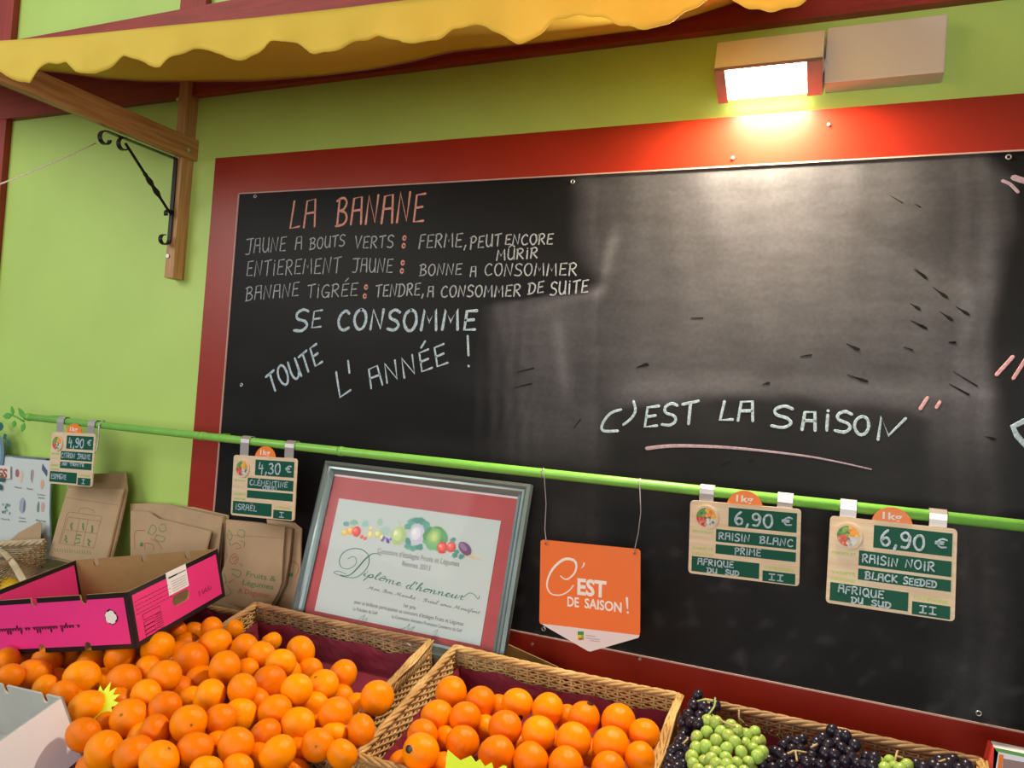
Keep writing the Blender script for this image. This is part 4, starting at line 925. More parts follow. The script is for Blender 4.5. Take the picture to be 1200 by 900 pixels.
bag([q4([(450, 60), (680, 90), (740, 140), (735, 600), (690, 800), (640, 900), (520, 900)])], -.022, 10, .005, 'brown paper bag tucked behind the lettered bag, touching the diploma frame', anchor=(320, 610),
    prints=[('print', loops([q4(l) for l in [[(640, 420), (700, 430), (720, 480), (690, 560)], [(600, 700), (540, 780), (600, 800)]]]), BAGRED), ('print', lambda mb, P_, n: [mb.blob(P_(*q4([(645 + k * 8, 535)])[0]), Vector((.004, 0, 0)), Vector((0, 0, .007)), n, .0005 + k * .00003, None, 10, .2) for k in range(3)], BAGGREEN)])
def let(mb, P_, n, rows):
    for s, x0, y0, x1, y1, h in rows:
        a, b = c2([(x0, y0), (x1, y1)], 250, 600, 7.2); txt(mb, P_, s, a[0], a[1], b[0], b[1], h, n=n, bold=.01)
bag([q4([(105, 65), (380, 95), (605, 125), (590, 300), (575, 600), (545, 680), (450, 850), (380, 900), (-40, 900), (80, 480), (120, 380)]), q4([(115, 60), (400, 88), (665, 140), (640, 400), (600, 620), (480, 860), (400, 900), (60, 900)])], -.048, 11, .007,
    'brown paper bag lettered Fruits et Légumes à Déguster left of the diploma', anchor=(300, 610),
    prints=[('lettering', lambda mb, P_, n: let(mb, P_, n, [('Fruits &', 275, 540, 525, 588, 6.5), ('Légumes', 245, 612, 505, 655, 6.5)]), BAGGREEN), ('lettering', lambda mb, P_, n: let(mb, P_, n, [('A Déguster', 205, 680, 475, 730, 6.5)]), BAGRED),
            ('print', loops([q4(l) for l in [[(130, 150), (160, 200), (140, 240), (120, 200), (130, 150)], [(210, 150), (260, 160), (260, 210), (215, 205), (205, 165)], [(130, 250), (150, 280)], [(230, 240), (265, 260), (255, 300)], [(150, 480), (230, 500), (215, 550), (160, 520)], [(90, 520), (110, 580), (95, 610)], [(120, 620), (150, 680), (110, 710)]]]), BAGGREEN),
            ('print', loops([q4(l) for l in [[(160, 280), (200, 260), (235, 300), (190, 310)], [(145, 380), (180, 350), (210, 390), (190, 435), (145, 425), (140, 390)], [(160, 395), (185, 375), (195, 400), (170, 420)], [(225, 435), (245, 460)], [(130, 595), (170, 570)]]]), BAGRED)],
    folds=[([q4([(115, 190)])[0], q4([(595, 222)])[0]], .0014)])

# ================================================================== POSTER AND SMALL BASKET AT THE LEFT
PP = plane_at(-.045)
ps = thing('poster', tuple(PP(20, 660)), 'white poster of small vegetable pictures with captions at the left edge', 'poster')
MB().prism([PP(*p) for p in [(-70, 528), (15, 535.5), (61, 538), (60, 565), (59, 600), (60, 625), (63, 650), (64, 690), (-70, 690)]], Vector((0, .003, 0))).build('poster_sheet', POSTERW, ps)
MB().obox(PP(-70, 530), PP(62, 540) - PP(-70, 530), Vector((0, 0, .007)), Vector((0, .005, 0))).build('top_bar', POSTERE, ps)
mb = MB(); mb.tube([PP(*p) for p in [(61, 538), (60, 565), (59, 600), (60, 625), (63, 650)]], .0028, 6); mb.build('side_edge', POSTERE, ps, smooth=True)
c = PP(-9, 534); mb = MB()
for rr, col in [(.070, (.14, .26, .36)), (.056, (.22, .38, .50)), (.047, (.12, .24, .34)), (.044, (.66, .72, .76))]:
    mb.blob(c, Vector((rr * .92, 0, 0)), Vector((0, 0, rr * 1.25)), PP.n, .004 + (.07 - rr) * .03, col, 32)
for x, y, a_ in [(3, 500, 6), (8, 512, 5), (12, 520, 5), (4, 560, 6), (2, 570, 5), (-4, 495, 6)]: mb.blob(PP(x, y), Vector((a_ * .002, 0, 0)), Vector((0, 0, a_ * .0022)), PP.n, .0062, (.02, .12, .13), 9, .35)
em = mb.build('round_emblem', PRINT, ps, label='round blue ringed emblem on the poster')
MB().prism([PP(*p, .006) for p in [(-40, 543), (12, 546), (12, 561), (-40, 560)]], Vector((0, .001, 0))).build('name_plate', SIGNW, em)
mb = MB(); txt(mb, PP, 'ES', 0, 559.5, 10.5, 560.2, 11, bold=.03, n=PP.n, lift=.0072); mb.build('lettering', BAGRED, em)
mb = MB(); pk = lambda x, y: (x / 6, 490 + y / 6)
def pb(x, y, rx, ry, col, jag=.12): p = pk(x, y); mb.blob(PP(*p), Vector((rx / 6 * .00235, 0, 0)), Vector((0, 0, ry / 6 * .00235)), PP.n, .0006 + random.random() * .0003, col, 12, jag)
pb(150, 410, 22, 50, (.72, .58, .42)); pb(122, 388, 24, 32, (.42, .12, .20)); pb(228, 410, 14, 55, (.45, .34, .34)); pb(222, 400, 6, 45, (.2, .16, .2)); pb(298, 465, 22, 40, (.68, .42, .28))
for k in range(7): pb(300 + k * 5, 345 + k * 7, 7, 26, (.10, .12, .22))
pb(160, 615, 40, 65, (.36, .42, .52)); pb(172, 620, 12, 55, (.16, .2, .32))
for k in range(12): pb(45 + random.uniform(-26, 26), 635 + random.uniform(-30, 35), 12, 12, random.choice([(.08, .16, .18), (.2, .32, .36), (.3, .4, .38)]))
pb(270, 625, 16, 45, (.18, .28, .22)); pb(302, 625, 22, 42, (.62, .38, .36)); pb(290, 850, 30, 40, (.35, .2, .28))
for s, x, y, w_ in [('Navet', 105, 490, 50), ('Panais', 190, 500, 42), ('Carotte', 262, 540, 55), ('jaune', 270, 562, 45), ('Chou fin', 8, 712, 62), ('Chou', 135, 705, 45), ('pointu', 135, 728, 50), ('Blettes', 255, 722, 70)]:
    p = pk(x, y); txt(mb, PP, s, p[0], p[1], p[0] + w_ / 6, p[1] + w_ / 6 * .12, 2.0, n=PP.n, col=(.06, .06, .07), lift=.001)
mb.build('vegetable_pictures', PRINT, ps, kind='stuff')
# small willow basket of lemons with kraft slip
def strand_wall(mb, O, U, D, N_, length, height, layers, stakes, r=.0022, amp=.0025, droop=0):
    """horizontal canes woven in front of and behind upright stakes; O top corner, U along, D down, N_ outwards"""
    for L_ in range(layers):
        hh = height * (L_ + .5) / layers; pts = []
        for k in range(stakes * 2 + 1):
            t = k / (stakes * 2); ph = 1 if ((k // 1) % 2 == L_ % 2) else -1
            pts.append(O + U * (length * t) + D * (hh + random.uniform(-.0008, .0008) - droop * math.sin(math.pi * t)) + N_ * amp * ph)
        mb.tube(pts, r * random.uniform(.8, 1.15), 5)
def stakes_(mb, O, U, D, length, height, n, r=.0026):
    for k in range(n + 1):
        a = O + U * (length * k / n); mb.tube([a - D * .003, a + D * height], r, 5)
lb = thing('lemon_basket', tuple(PP(20, 690)), 'small pale willow basket with handle and lemons in front of the poster', 'basket')
qa = plane_at(-.12); a = qa(-30, 641); b_ = qa(54, 636)
O_ = a; U_ = (b_ - a).normalized(); ln = (b_ - a).length; D0 = Vector((0, 0, -1))
mb = MB(); strand_wall(mb, O_, U_, D0, Vector((0, -1, 0)), ln, .10, 16, 12); mb.build('back_weave', CANEW, lb, kind='stuff', smooth=True)
mb = MB()
for k in range(4):
    mb.tube([O_ + U_ * ln * t / 16 + Vector((0, -.006 + .005 * math.sin(t * 1.1 + k * 1.6), .004 + .006 * math.cos(t * 1.1 + k * 1.6))) for t in range(17)], .0048, 6)
mb.build('rim', CANEW, lb, smooth=True)
fr = O_ + U_ * ln + Vector((0, -.16, -.045)); U2 = (fr - (O_ + U_ * ln)); l2 = U2.length; U2.normalize()
mb = MB(); strand_wall(mb, O_ + U_ * ln, U2, D0, Vector((1, 0, 0)), l2, .09, 14, 10); mb.build('side_weave', CANED, lb, kind='stuff', smooth=True)
mb = MB()
for k in range(5):
    mb.tube([qa(-12 + k * 1.2, 640 + k, .02).lerp(qa(26 + k * 1.4, 684 + k * .6, .16), t / 10) + Vector((0, 0, .02 * math.sin(math.pi * t / 10) + k * .002)) for t in range(11)], .004, 6)
mb.build('handle', CANEW, lb, smooth=True)
qs = lean_plane(30, 640, -.085, 10)
MB().prism([qs(*p) for p in [(46, 611), (49, 614), (46, 645), (0, 650), (4, 640), (22, 624)]], Vector((0, .0015, 0))).build('kraft_slip', KRAFT, label='brown paper corner poking up out of the small pale basket', cat='paper')

# ================================================================== WILLOW FRUIT BASKETS
def fruit_basket(u0, u1, dep, label, cane, sideM, liner=True, group=None, v0=0.0, sag=.004, drop=0):
    H = .105; t = thing('willow_basket', tuple(B((u0 + u1) / 2, v0 + dep / 2, -H)), label, 'basket', group)
    wd = u1 - u0; DN = -BN
    top = -drop
    walls = [('back_weave', B(u0, v0, top), BU, wd, BV, 20), ('front_weave', B(u0, v0 + dep, top), BU, wd, -BV, 20), ('side_weave', B(u0, v0, top), BV, dep, BU, 13), ('side_weave', B(u1, v0, top), BV, dep, -BU, 13)]
    for nm, O, U, L_, IN, stn in walls:
        Dd = (DN + IN * .06).normalized()
        mb = MB(); strand_wall(mb, O, U, Dd, IN, L_, H, 17, stn, .0025, .0028, sag if nm != 'side_weave' else 0); stakes_(mb, O, U, Dd, L_, H, stn)
        if nm == 'side_weave':      # slanting canes bound round the end walls
            for k in range(stn * 2):
                a = O + U * (L_ * k / (stn * 2)); mb.tube([a - IN * .004, a + U * .03 + Dd * .022 - IN * .005], .0022, 4)
        mb.build(nm, cane if nm != 'side_weave' else sideM, t, kind='stuff', smooth=True)
        mb = MB(); n_ = int(L_ / .012)
        for k in range(4):
            pts = []
            for q in range(n_ + 1):
                s_ = q / n_; a = q * .75 + k * math.pi / 2
                dr = -sag * math.sin(math.pi * s_) if nm == 'back_weave' else 0
                pts.append(O + U * (L_ * s_) + BN * (.004 + dr + .0042 * math.sin(a)) + IN * (.0052 * math.cos(a)))
            mb.tube(pts, .0036, 6)
        if nm == 'side_weave':
            for k in range(5):
                off = random.uniform(-.006, .006)
                mb.tube([O + U * (L_ * q / 9) + BN * (.007 + random.uniform(-.002, .003)) - IN * (.002 + off + .003 * math.sin(q + k)) for q in range(10)], .0025, 5)
        mb.build('rim', cane if nm != 'side_weave' else sideM, t, smooth=True)
    MB().obox(B(u0 + .004, v0 + .004, -H), BU * (wd - .008), BV * (dep - .008), BN * .004).build('bottom', CANED, t)
    if liner:
        def lf(a, b):
            u = a * 2 * (wd + dep); i = .012; z = -.030 - b * .055; z += .010 * noise.noise(Vector((u * 14, 0, 4))) * (1 - b)
            if u < wd: p = B(u0 + u, v0 + i, z)
            elif u < wd + dep: p = B(u1 - i, v0 + u - wd, z)
            elif u < 2 * wd + dep: p = B(u1 - (u - wd - dep), v0 + dep - i, z)
            else: p = B(u0 + i, v0 + dep - (u - 2 * wd - dep), z)
            f = noise.noise(Vector((u * 30, b * 3, 1))) * .006
            c = B((u0 + u1) / 2, v0 + dep / 2, z); return p + (c - p).normalized() * (.004 + abs(f) + b * .014)
        mb = MB().grid(lf, 120, 5); mb.add([B(u0 + .02, v0 + .02, -.085), B(u1 - .02, v0 + .02, -.085), B(u1 - .02, v0 + dep - .02, -.085), B(u0 + .02, v0 + dep - .02, -.085)], [(0, 1, 2, 3)])
        mb.build('paper_liner', LINER, t, label='crumpled maroon lining paper')
    return t
def ub(px, py): return (Bpx(px, py) - RIM).dot(BU)
u2a, u1b, u1a, u3a, u3b = ub(529, 766), ub(500, 759), ub(295, 714), ub(842, 838), ub(1148, 893)
DEP = .372
fruit_basket(u2a, 0, DEP, 'light willow basket lined in maroon paper and holding the oranges', CANEM, CANEM)
fruit_basket(u1a, u1b, DEP, 'brown willow basket of clementines standing under the diploma', CANED, CANEM)
fruit_basket(u1a - .50, u1a - .03, DEP, 'willow basket buried under clementines below the pink crate', CANED, CANED, drop=.035)
fruit_basket(u1a - .50, -.80, .34, 'large willow basket in the front row, filled with the lower clementines', CANED, CANED, v0=DEP + .03, drop=.045)
fruit_basket(.050, u3b, DEP, 'willow basket holding the grapes at the right', CANED, CANEM, sag=.001)
for (px, py, du) in [(365, 728, 0), (391, 739, 0), (479, 756, 0), (383, 893, DEP)]:
    p = Bpx(px, py, .010); mb = MB(); tl = {365: 'left part of the back rim', 391: 'at the middle of the back rim', 479: 'at the right end of the back rim', 383: 'on the near rim'}[px]; mb.tube([p - BU * .006, p - BU * .002 + BN * .003, p + BU * .005], .0018, 6)
    mb.build('metal_tie', STEEL, label='tiny metal tie on the brown clementine basket, ' + tl, cat='tie', group='metal ties on the basket rim')

# ================================================================== PINK CRATE
def ortho_box(corner_px, cpt, du, dv):
    return cpt
fpt = Bpx(161, 754, .080); zc = proj(fpt)[2]
r_ = ray(149, 694); fd_ = (Rm @ Vector((0, 0, 1))); P0 = CAM + r_ * (zc - .012)
bu = Vector((-.971, -.156, -.183)); bvv = Vector((-.179, .976, .12)); bw = Vector((.160, .149, -.976))
def solve(P, d, target, ax):
    lo, hi = 0, 1.2; s0_ = proj(P)[ax] - target; 
    for _ in range(40):
        mid = (lo + hi) / 2
        if (proj(P + d * mid)[ax] - target) * s0_ > 0: lo = mid
        else: hi = mid
    return lo
Lb = solve(P0, bu, -42, 0); Db = solve(P0, bvv, 255, 0); Hb = solve(P0, bw, 760, 1)
pc = thing('pink_crate', tuple(P0 + bw * Hb), 'empty bright pink cardboard fruit crate with black edges, lying tilted on the clementines', 'crate')
th = .004
def panel(name, O, U, V_, N_, lu, lv, mO, mI, notches_t=(), notches_b=(), hole=None, band=.0105, root=pc, bandmat=BLACKPRINT, label=None, depth=.019):
    """card panel: O top corner, U along, V_ down, N_ outwards"""
    pts = [(0, 0)]
    for x in sorted(notches_t):
        for k in range(9):
            a = math.pi * k / 8; pts.append((x - math.cos(a) * .0080, depth * (1 if 0 < k < 8 else 0) * (.55 + .45 * math.sin(a))))
    pts += [(lu, 0), (lu, lv)]
    for x in sorted(notches_b, reverse=True):
        for k in range(9):
            a = math.pi * k / 8; pts.append((x + math.cos(a) * .0080, lv - depth * (1 if 0 < k < 8 else 0) * (.55 + .45 * math.sin(a))))
    pts += [(0, lv)]
    Q = lambda p, l=0: O + U * p[0] + V_ * p[1] + N_ * l
    mb = MB()
    if hole:
        hx, hy, hl, hr, rot = hole
        loop = []
        for k in range(16):
            a = 2 * math.pi * k / 16 + math.pi / 2; cxx = hl / 2 * (1 if math.cos(a) > 0 else -1) if abs(math.cos(a)) > 1e-6 else 0
            loop.append((hx + cxx + math.cos(a) * hr, hy + math.sin(a) * hr))
        loop = loop[::-1]
        pts = pts + [pts[0]] + loop + [loop[0]]
    n = len(pts)
    import mathutils
    tris = mathutils.geometry.tessellate_polygon([[Vector((a, b, 0)) for a, b in pts[:]]]) if not hole else mathutils.geometry.tessellate_polygon([[Vector((a, b, 0)) for a, b in pts[:n - len(loop) - 2]], [Vector((a, b, 0)) for a, b in loop]])
    if hole:
        outer = pts[:n - len(loop) - 2]; allp = outer + loop
    else: outer = pts; allp = pts
    m_ = len(allp); vs = [Q(p) for p in allp] + [Q(p, -th) for p in allp]
    fs = [tuple(t_) for t_ in tris] + [tuple(i + m_ for i in reversed(t_)) for t_ in tris]
    def rimf(a0, cnt): return [(a0 + i, a0 + (i + 1) % cnt, m_ + a0 + (i + 1) % cnt, m_ + a0 + i) for i in range(cnt)]
    fs += rimf(0, len(outer))
    if hole: fs += rimf(len(outer), len(loop))
    mb.add(vs, fs); o = mb.build(name, mO, root, label=label)
    o.data.materials.append(mI)
    nf = len(tris)
    for i, p in enumerate(o.data.polygons):
        if i >= nf: p.material_index = 1
    if bandmat:
        mb = MB()
        for (a, b, c, d) in [(0, 0, lu, band), (0, lv - band, lu, lv), (0, band, band, lv - band), (lu - band, band, lu, lv - band)]:
            # leave the notches free
            xs_ = [a] 
            cuts = [x for x in (notches_t if b == 0 and d == band else notches_b if d == lv and b != band else ()) if a < x < c]
            segs = []; s0_ = a
            for x in sorted(cuts): segs.append((s0_, x - .0083)); s0_ = x + .0083
            segs.append((s0_, c))
            for s_, e_ in segs: mb.prism([Q((s_, b), .0006), Q((s_, d), .0006), Q((e_, d), .0006), Q((e_, b), .0006)], -N_ * .0005)
        mb.build('black_border', bandmat, o)
    return o, Q
# front, right end, back, left end (its inner face is pink too)
nx_ = lambda *l: l
fo, Q = panel('side_panel', P0, bu, bw, -bvv, Lb, Hb, PINK, CARDBROWN, (Lb * .26, Lb * .56, Lb * .86), (Lb * .28, Lb * .56, Lb * .86))
ro, QR = panel('end_panel', P0, bvv, bw, -bu, Db, Hb, PINK, CARDBROWN, (), (), hole=(Db * .50, Hb * .56, .034, .0125, 0))
BR_ = P0 + bvv * Db
panel('side_panel', BR_, bu, bw, bvv, Lb, Hb, PINK, CARDBROWN, (Lb * .20, Lb * .50, Lb * .84), (), bandmat=None, label='back panel showing its plain brown inner face')
PL0 = P0 + bu * Lb
panel('end_panel', PL0 - bu * .006, bvv, bw, -bu, Db, Hb, PINK, CARDBROWN, (), ())
MB().obox(P0 + bw * (Hb - .003) + bu * .004 + bvv * .004, bu * (Lb - .008), bvv * (Db - .008), bw * .003).build('bottom_panel', CARDBROWN, pc)
MB().tube([P0 + bw * .002, P0 + bw * (Hb - .001)], .0045, 8).build('corner_fold', BLACKPRINT, pc)
# print on the front: white flower-edged spot and script standing on its head
mb = MB(); c = Q((Lb * .115, Hb * .42)); mb.blob(c, bu * .016, bw * .016, -bvv, .0009, None, 20, .12); mb.build('black_spot', BLACKPRINT, fo)
pts = [c + bu * math.cos(k * math.pi / 10) * (.0145 if k % 4 else .0125) + bw * math.sin(k * math.pi / 10) * (.0145 if k % 4 else .0125) - bvv * .0014 for k in range(20)]
MB().poly(pts).build('white_flower', LETTERW, fo)
mb = MB()
x = Lb * .31
for wn in (1, 5, 9, 2, 9):
    for k in range(wn):
        up_ = random.choice([0, 0, 0, 1, -1]); w_ = .0072
        q = [(x, .0), (x + w_ * .3, .006 + (.008 if up_ == 1 else 0)), (x + w_ * .6, .0), (x + w_ * .5, -.006 if up_ == -1 else 0.001), (x + w_, .001)]
        mb.ribbon([Q((a, Hb * .52 + b * 1.0), .0008) for a, b in CC(q, 3)], .0015, -bvv); x += w_
    x += .007
mb.build('script_print', INKBLACK, fo, kind='stuff', label='small illegible script line printed upside down')
# print on the right end
mb = MB(); ER = -bu
LQ = lambda u, v: QR((Db * u, Hb * v), .0008)
def rq(u0, v0, u1, v1, w_=.0008):
    mb.ribbon([LQ(u0, v0), LQ(u1, v0), LQ(u1, v1), LQ(u0, v1), LQ(u0, v0)], w_, ER)
rq(.10, .50, .27, .60)
for k in range(4): rq(.10, .64 + k * .075, .20, .64 + k * .075 + .065); 
for k in range(8):
    v_ = .62 + k * .04; mb.ribbon([LQ(.215, v_), LQ(.28, v_)], .0010, ER)
for k in range(4):
    u = .05
    while u < .40:
        l_ = random.uniform(.01, .035); mb.ribbon([LQ(u, .22 + k * .075), LQ(u + l_, .22 + k * .075)], .0009, ER); u += l_ + .012
mb.ribbon([LQ(.70, .62), LQ(.70, .72)], .0010, ER); 
for u in (.75, .79, .83): mb.ribbon([LQ(u + math.cos(a) * .014, .66 + math.sin(a) * .045) for a in [k * .6 for k in range(8)]], .0010, ER)
mb.build('table_print', INKBLACK, ro, kind='stuff', label='fine black table and small print')
lab = MB().prism([LQ(.38, -.01) + ER * .0004, LQ(.60, -.01) + ER * .0004, LQ(.60, .42) + ER * .0004, LQ(.38, .42) + ER * .0004], bu * .0006).build('sticker', WHITECARD, ro, label='white label with blue-black lines')
mb = MB(); mb.ribbon([LQ(.40, .10) + ER * .0008, LQ(.49, .10) + ER * .0008], .0035, ER); mb.ribbon([LQ(.49, .10) + ER * .0008, LQ(.585, .10) + ER * .0008], .0018, ER)
for k in range(5): mb.ribbon([LQ(.42, .19 + k * .045) + ER * .0008, LQ(.58, .19 + k * .045) + ER * .0008], .0006, ER)
mb.build('label_lines', INKBLACK, lab)

# ================================================================== WHITE CRATE, FRONT LEFT
wc = Bpx(74, 817, .098)
wu = Vector((-.996, .043, -.082)); wv = Vector((-.013, -.941, -.338)); ww = Vector((.091, .335, -.938))
Hw = solve(wc, ww, 886, 1)
wt = thing('white_crate', tuple(wc + ww * Hw), 'white cardboard fruit crate at the lower left corner', 'crate')
panel('side_panel', wc, wu, ww, -wv, .34, Hw, GREYCARD, GREYCARD, (.052, .17, .29), (), root=wt, bandmat=None)
panel('end_panel', wc, wv, ww, -wu, .26, Hw, WHITECARD, GREYCARD, (), (), root=wt, bandmat=None)
panel('side_panel', wc + wv * .26, wu, ww, wv, .34, Hw, WHITECARD, GREYCARD, (), (), root=wt, bandmat=None)
panel('end_panel', wc + wu * .34, wv, ww, wu, .26, Hw, WHITECARD, GREYCARD, (), (), root=wt, bandmat=None)
MB().obox(wc + ww * (Hw - .004) + wu * .004 + wv * .004, wu * .332, wv * .252, ww * .004).build('bottom_panel', GREYCARD, wt)

# ================================================================== FRUIT
def fruit_mesh(name, material, obl, seg=22, rings=14, dimple=.07, egg=0):
    mb = MB(); vs = []
    for j in range(rings + 1):
        ph = math.pi * j / rings
        for i in range(seg):
            a = 2 * math.pi * i / seg; r = 1 + .015 * math.sin(a * 3 + .5) * math.sin(ph)
            z = math.cos(ph) * obl; s_ = math.sin(ph)
            if j < 4: z -= dimple * (1 - j / 4) ** 1.5 * (1 + .25 * math.sin(a * 8) * (j > 0))
            if egg: s_ *= 1 - egg * math.cos(ph)
            vs.append((s_ * math.cos(a) * r, s_ * math.sin(a) * r, z))
    fs = [(j * seg + i, (j + 1) * seg + i, (j + 1) * seg + (i + 1) % seg, j * seg + (i + 1) % seg) for j in range(rings) for i in range(seg)]
    me = bpy.data.meshes.new(name); me.from_pydata(vs, [], fs); me.polygons.foreach_set('use_smooth', [True] * len(me.polygons)); me.materials.append(material); me.update(); return me
ORM = fruit_mesh('orange', ORANGE, .96); CLM = fruit_mesh('clementine', CLEM, .89, dimple=.10)
mb = MB()
for k in range(5):
    a = k * 1.2566; mb.add([(math.cos(a - .5) * .04, math.sin(a - .5) * .04, .0), (math.cos(a) * .13, math.sin(a) * .13, .015), (math.cos(a + .5) * .04, math.sin(a + .5) * .04, 0), (0, 0, .035)], [(0, 1, 3), (1, 2, 3)])
CXM = bpy.data.meshes.new('calyx'); CXM.from_pydata([tuple(p) for p in mb.v], [], mb.f); CXM.materials.append(CALYX)
STM = bpy.data.meshes.new('sticker')
_v = []
for rr, zz in ((0, 1.012), (.10, 1.008), (.20, .992)):
    for k in range(12): _v.append((math.cos(k * .5236) * rr * 1.3, math.sin(k * .5236) * rr, zz - (rr * 1.3 * math.cos(k * .5236)) ** 2 * .3))
STM.from_pydata(_v, [], [(j * 12 + k, (j + 1) * 12 + k, (j + 1) * 12 + (k + 1) % 12, j * 12 + (k + 1) % 12) for j in range(2) for k in range(12)]); STM.materials.append(STICK)
def place_fruits(lst, d_h, size_mul=1.0, it=140):
    """lst: (px, py, diameter px, behind). Distances are settled so that neighbours touch instead of cutting into one another"""
    R_ = []
    for px, py, d, bh in lst:
        q = Bpx(px, py, d_h(px, py) - (.034 if bh else 0)); t = proj(q)[2]; R_.append([ray(px, py), t, d / 2 * size_mul, t])
    for _ in range(it):
        for i in range(len(R_)):
            for j in range(i + 1, len(R_)):
                a, b = R_[i], R_[j]
                ra, rb = a[2] * a[1] / F, b[2] * b[1] / F
                pa, pb_ = a[0] * a[1], b[0] * b[1]
                dist = (pa - pb_).length; mn = (ra + rb) * .93
                if dist < mn:
                    s_ = (mn - dist) * .5; sg_ = 1 if a[1] >= b[1] else -1
                    a[1] += sg_ * s_ * .5; b[1] -= sg_ * s_ * .5
        for a in R_: a[1] += (a[3] - a[1]) * .02
    return [(CAM + a[0] * a[1], a[2] * a[1] / F) for a in R_]
def add_fruit(name, me, p, r, label, cat, group, dirv=None, calyx=False, sticker=None):
    o = bpy.data.objects.new(name, me); COL.objects.link(o); o.location = p; o.scale = (r, r, r)
    if dirv is None:
        dirv = Vector((random.gauss(0, 1), random.gauss(0, 1), random.gauss(0, .8)))
    qd = Vector(dirv).normalized().to_track_quat('Z', 'Y'); o.rotation_mode = 'QUATERNION'; o.rotation_quaternion = qd
    props(o, label, cat, group)
    if calyx:
        c = bpy.data.objects.new('calyx', CXM); COL.objects.link(c); c.parent = o; c.location = (0, 0, .80 if me is CLM else .90)
    if sticker is not None:
        s_ = bpy.data.objects.new('sticker', STM); COL.objects.link(s_); s_.parent = o; s_.rotation_mode = 'QUATERNION'
        v = qd.inverted() @ Vector(sticker); s_.rotation_quaternion = v.normalized().to_track_quat('Z', 'Y'); s_['label'] = 'small black oval sticker'
    return o
def toward(p, px, py, r):   # unit direction on the fruit at p that shows at pixel (px,py)
    d = ray(px, py); t = d.dot(p - CAM) / d.dot(d); q = CAM + d * t; off = q - p
    s_ = min(.95, off.length / r); back_ = (CAM - p).normalized(); o_ = off.normalized() if off.length > 1e-6 else Vector((0, 0, 1))
    return (o_ * s_ + back_ * math.sqrt(1 - s_ * s_)).normalized()
ORD = ['leftmost', 'second from left', 'third from left', 'fourth from left', 'fifth from left', 'sixth from left', 'seventh from left', 'eighth from left', 'ninth from left', 'tenth from left', 'eleventh from left', 'twelfth from left', 'thirteenth from left', 'fourteenth from left']
# --- oranges, row by row from the back
OR = [('back row', [(529, 812, 39), (563, 823, 37), (606, 826, 38), (642, 831, 38), (684, 842, 39), (725, 846, 42), (755, 861, 37)]),
      ('second row from the back', [(512, 840, 39), (545, 842, 38), (592, 853, 40), (631, 860, 41), (672, 868, 42), (716, 874, 44), (750, 888, 37)]),
      ('third row from the back', [(495, 862, 37), (542, 871, 40), (582, 884, 44), (622, 891, 43), (663, 897, 43), (713, 902, 42)]),
      ('near left corner', [(493, 881, 44)])]
flat = [(x, y, d, 0) for _, r in OR for x, y, d in r]; hid = [(584, 829, 30, 1), (523, 866, 30, 1), (568, 853, 30, 1), (665, 842, 32, 1), (693, 882, 32, 1), (472, 896, 34, 1), (520, 900, 36, 1), (646, 870, 30, 1), (604, 872, 30, 1)]
below = [(470 + k * 36, 925 + k * 3, 46, 0) for k in range(8)]
pl_ = place_fruits(flat + hid + below, lambda x, y: .006 + .010 * sm(800, 880, y))
i = 0
for rn, row in OR:
    for k, (x, y, d) in enumerate(row):
        p, r = pl_[i]; i += 1
        if rn == 'near left corner':
            add_fruit('orange', ORM, p, r, 'orange with a black oval sticker at the near left of its basket', 'orange', 'oranges in the right basket', (0.2, .1, 1), False, toward(p, 479, 878, r)); continue
        lb_ = 'orange, %s in the %s of the light basket' % (ORD[k], rn); dv = None; cl = False; sk = None
        if (x, y) == (592, 853): dv = toward(p, 597, 841, r); lb_ = 'orange with a pale star-shaped navel, third of the second row in the light basket'
        if (x, y) == (606, 826): sk = toward(p, 609, 842, r)
        if (x, y) == (684, 842): sk = toward(p, 692, 824, r)
        add_fruit('orange', ORM, p, r, lb_, 'orange', 'oranges in the right basket', dv, cl, sk)
vis = [(x, y, '%s in the %s' % (ORD[k], rn)) for rn, row in OR for k, (x, y, d) in enumerate(row) if len(row) > 1]
seen = {}
def peek(kind, x, y, vis, where):
    c = sorted(vis, key=lambda v: (v[0] - x) ** 2 + (v[1] - y) ** 2)
    for v in c:
        l = 'half-hidden %s just %s the one %s%s' % (kind, ('left of' if x < v[0] else 'right of') if abs(x - v[0]) > abs(y - v[1]) else ('above' if y < v[1] else 'below'), v[2], where)
        if l not in seen and len(l.split()) <= 16: seen[l] = 1; return l
for hx, hy, _, _ in hid: p, r = pl_[i]; i += 1; add_fruit('orange', ORM, p, r, peek('orange', hx, hy, vis, ''), 'orange', 'half hidden oranges')
for k, _ in enumerate(below): p, r = pl_[i]; i += 1; add_fruit('orange', ORM, p, r, 'orange, %s of the front row against the near rim, light basket' % ORD[k], 'orange', 'front row oranges')
# --- clementines
CM = [(248, 737, 28), (252, 754, 38), (224, 774, 43), (287, 760, 34), (307, 768, 34), (329, 778, 35), (352, 764, 37), (263, 783, 40), (245, 817, 41), (284, 808, 37), (316, 800, 40), (348, 808, 37), (378, 804, 39), (402, 791, 36),
      (393, 838, 41), (322, 834, 40), (349, 851, 43), (281, 839, 40), (258, 844, 37), (311, 861, 38), (276, 874, 42), (325, 883, 44), (221, 848, 42), (229, 880, 44), (372, 873, 38), (401, 884, 37), (423, 856, 37), (442, 818, 40),
      (242, 903, 38), (278, 903, 38), (40, 789, 39), (12, 793, 30), (96, 795, 42), (145, 798, 39), (140, 768, 38), (103, 830, 43), (151, 841, 43), (122, 880, 46), (98, 861, 40), (157, 884, 46), (187, 891, 46), (193, 830, 39), (171, 815, 37),
      (193, 793, 38), (185, 760, 39), (182, 856, 37), (53, 806, 30), (75, 812, 30), (8, 775, 32), (205, 740, 28)]
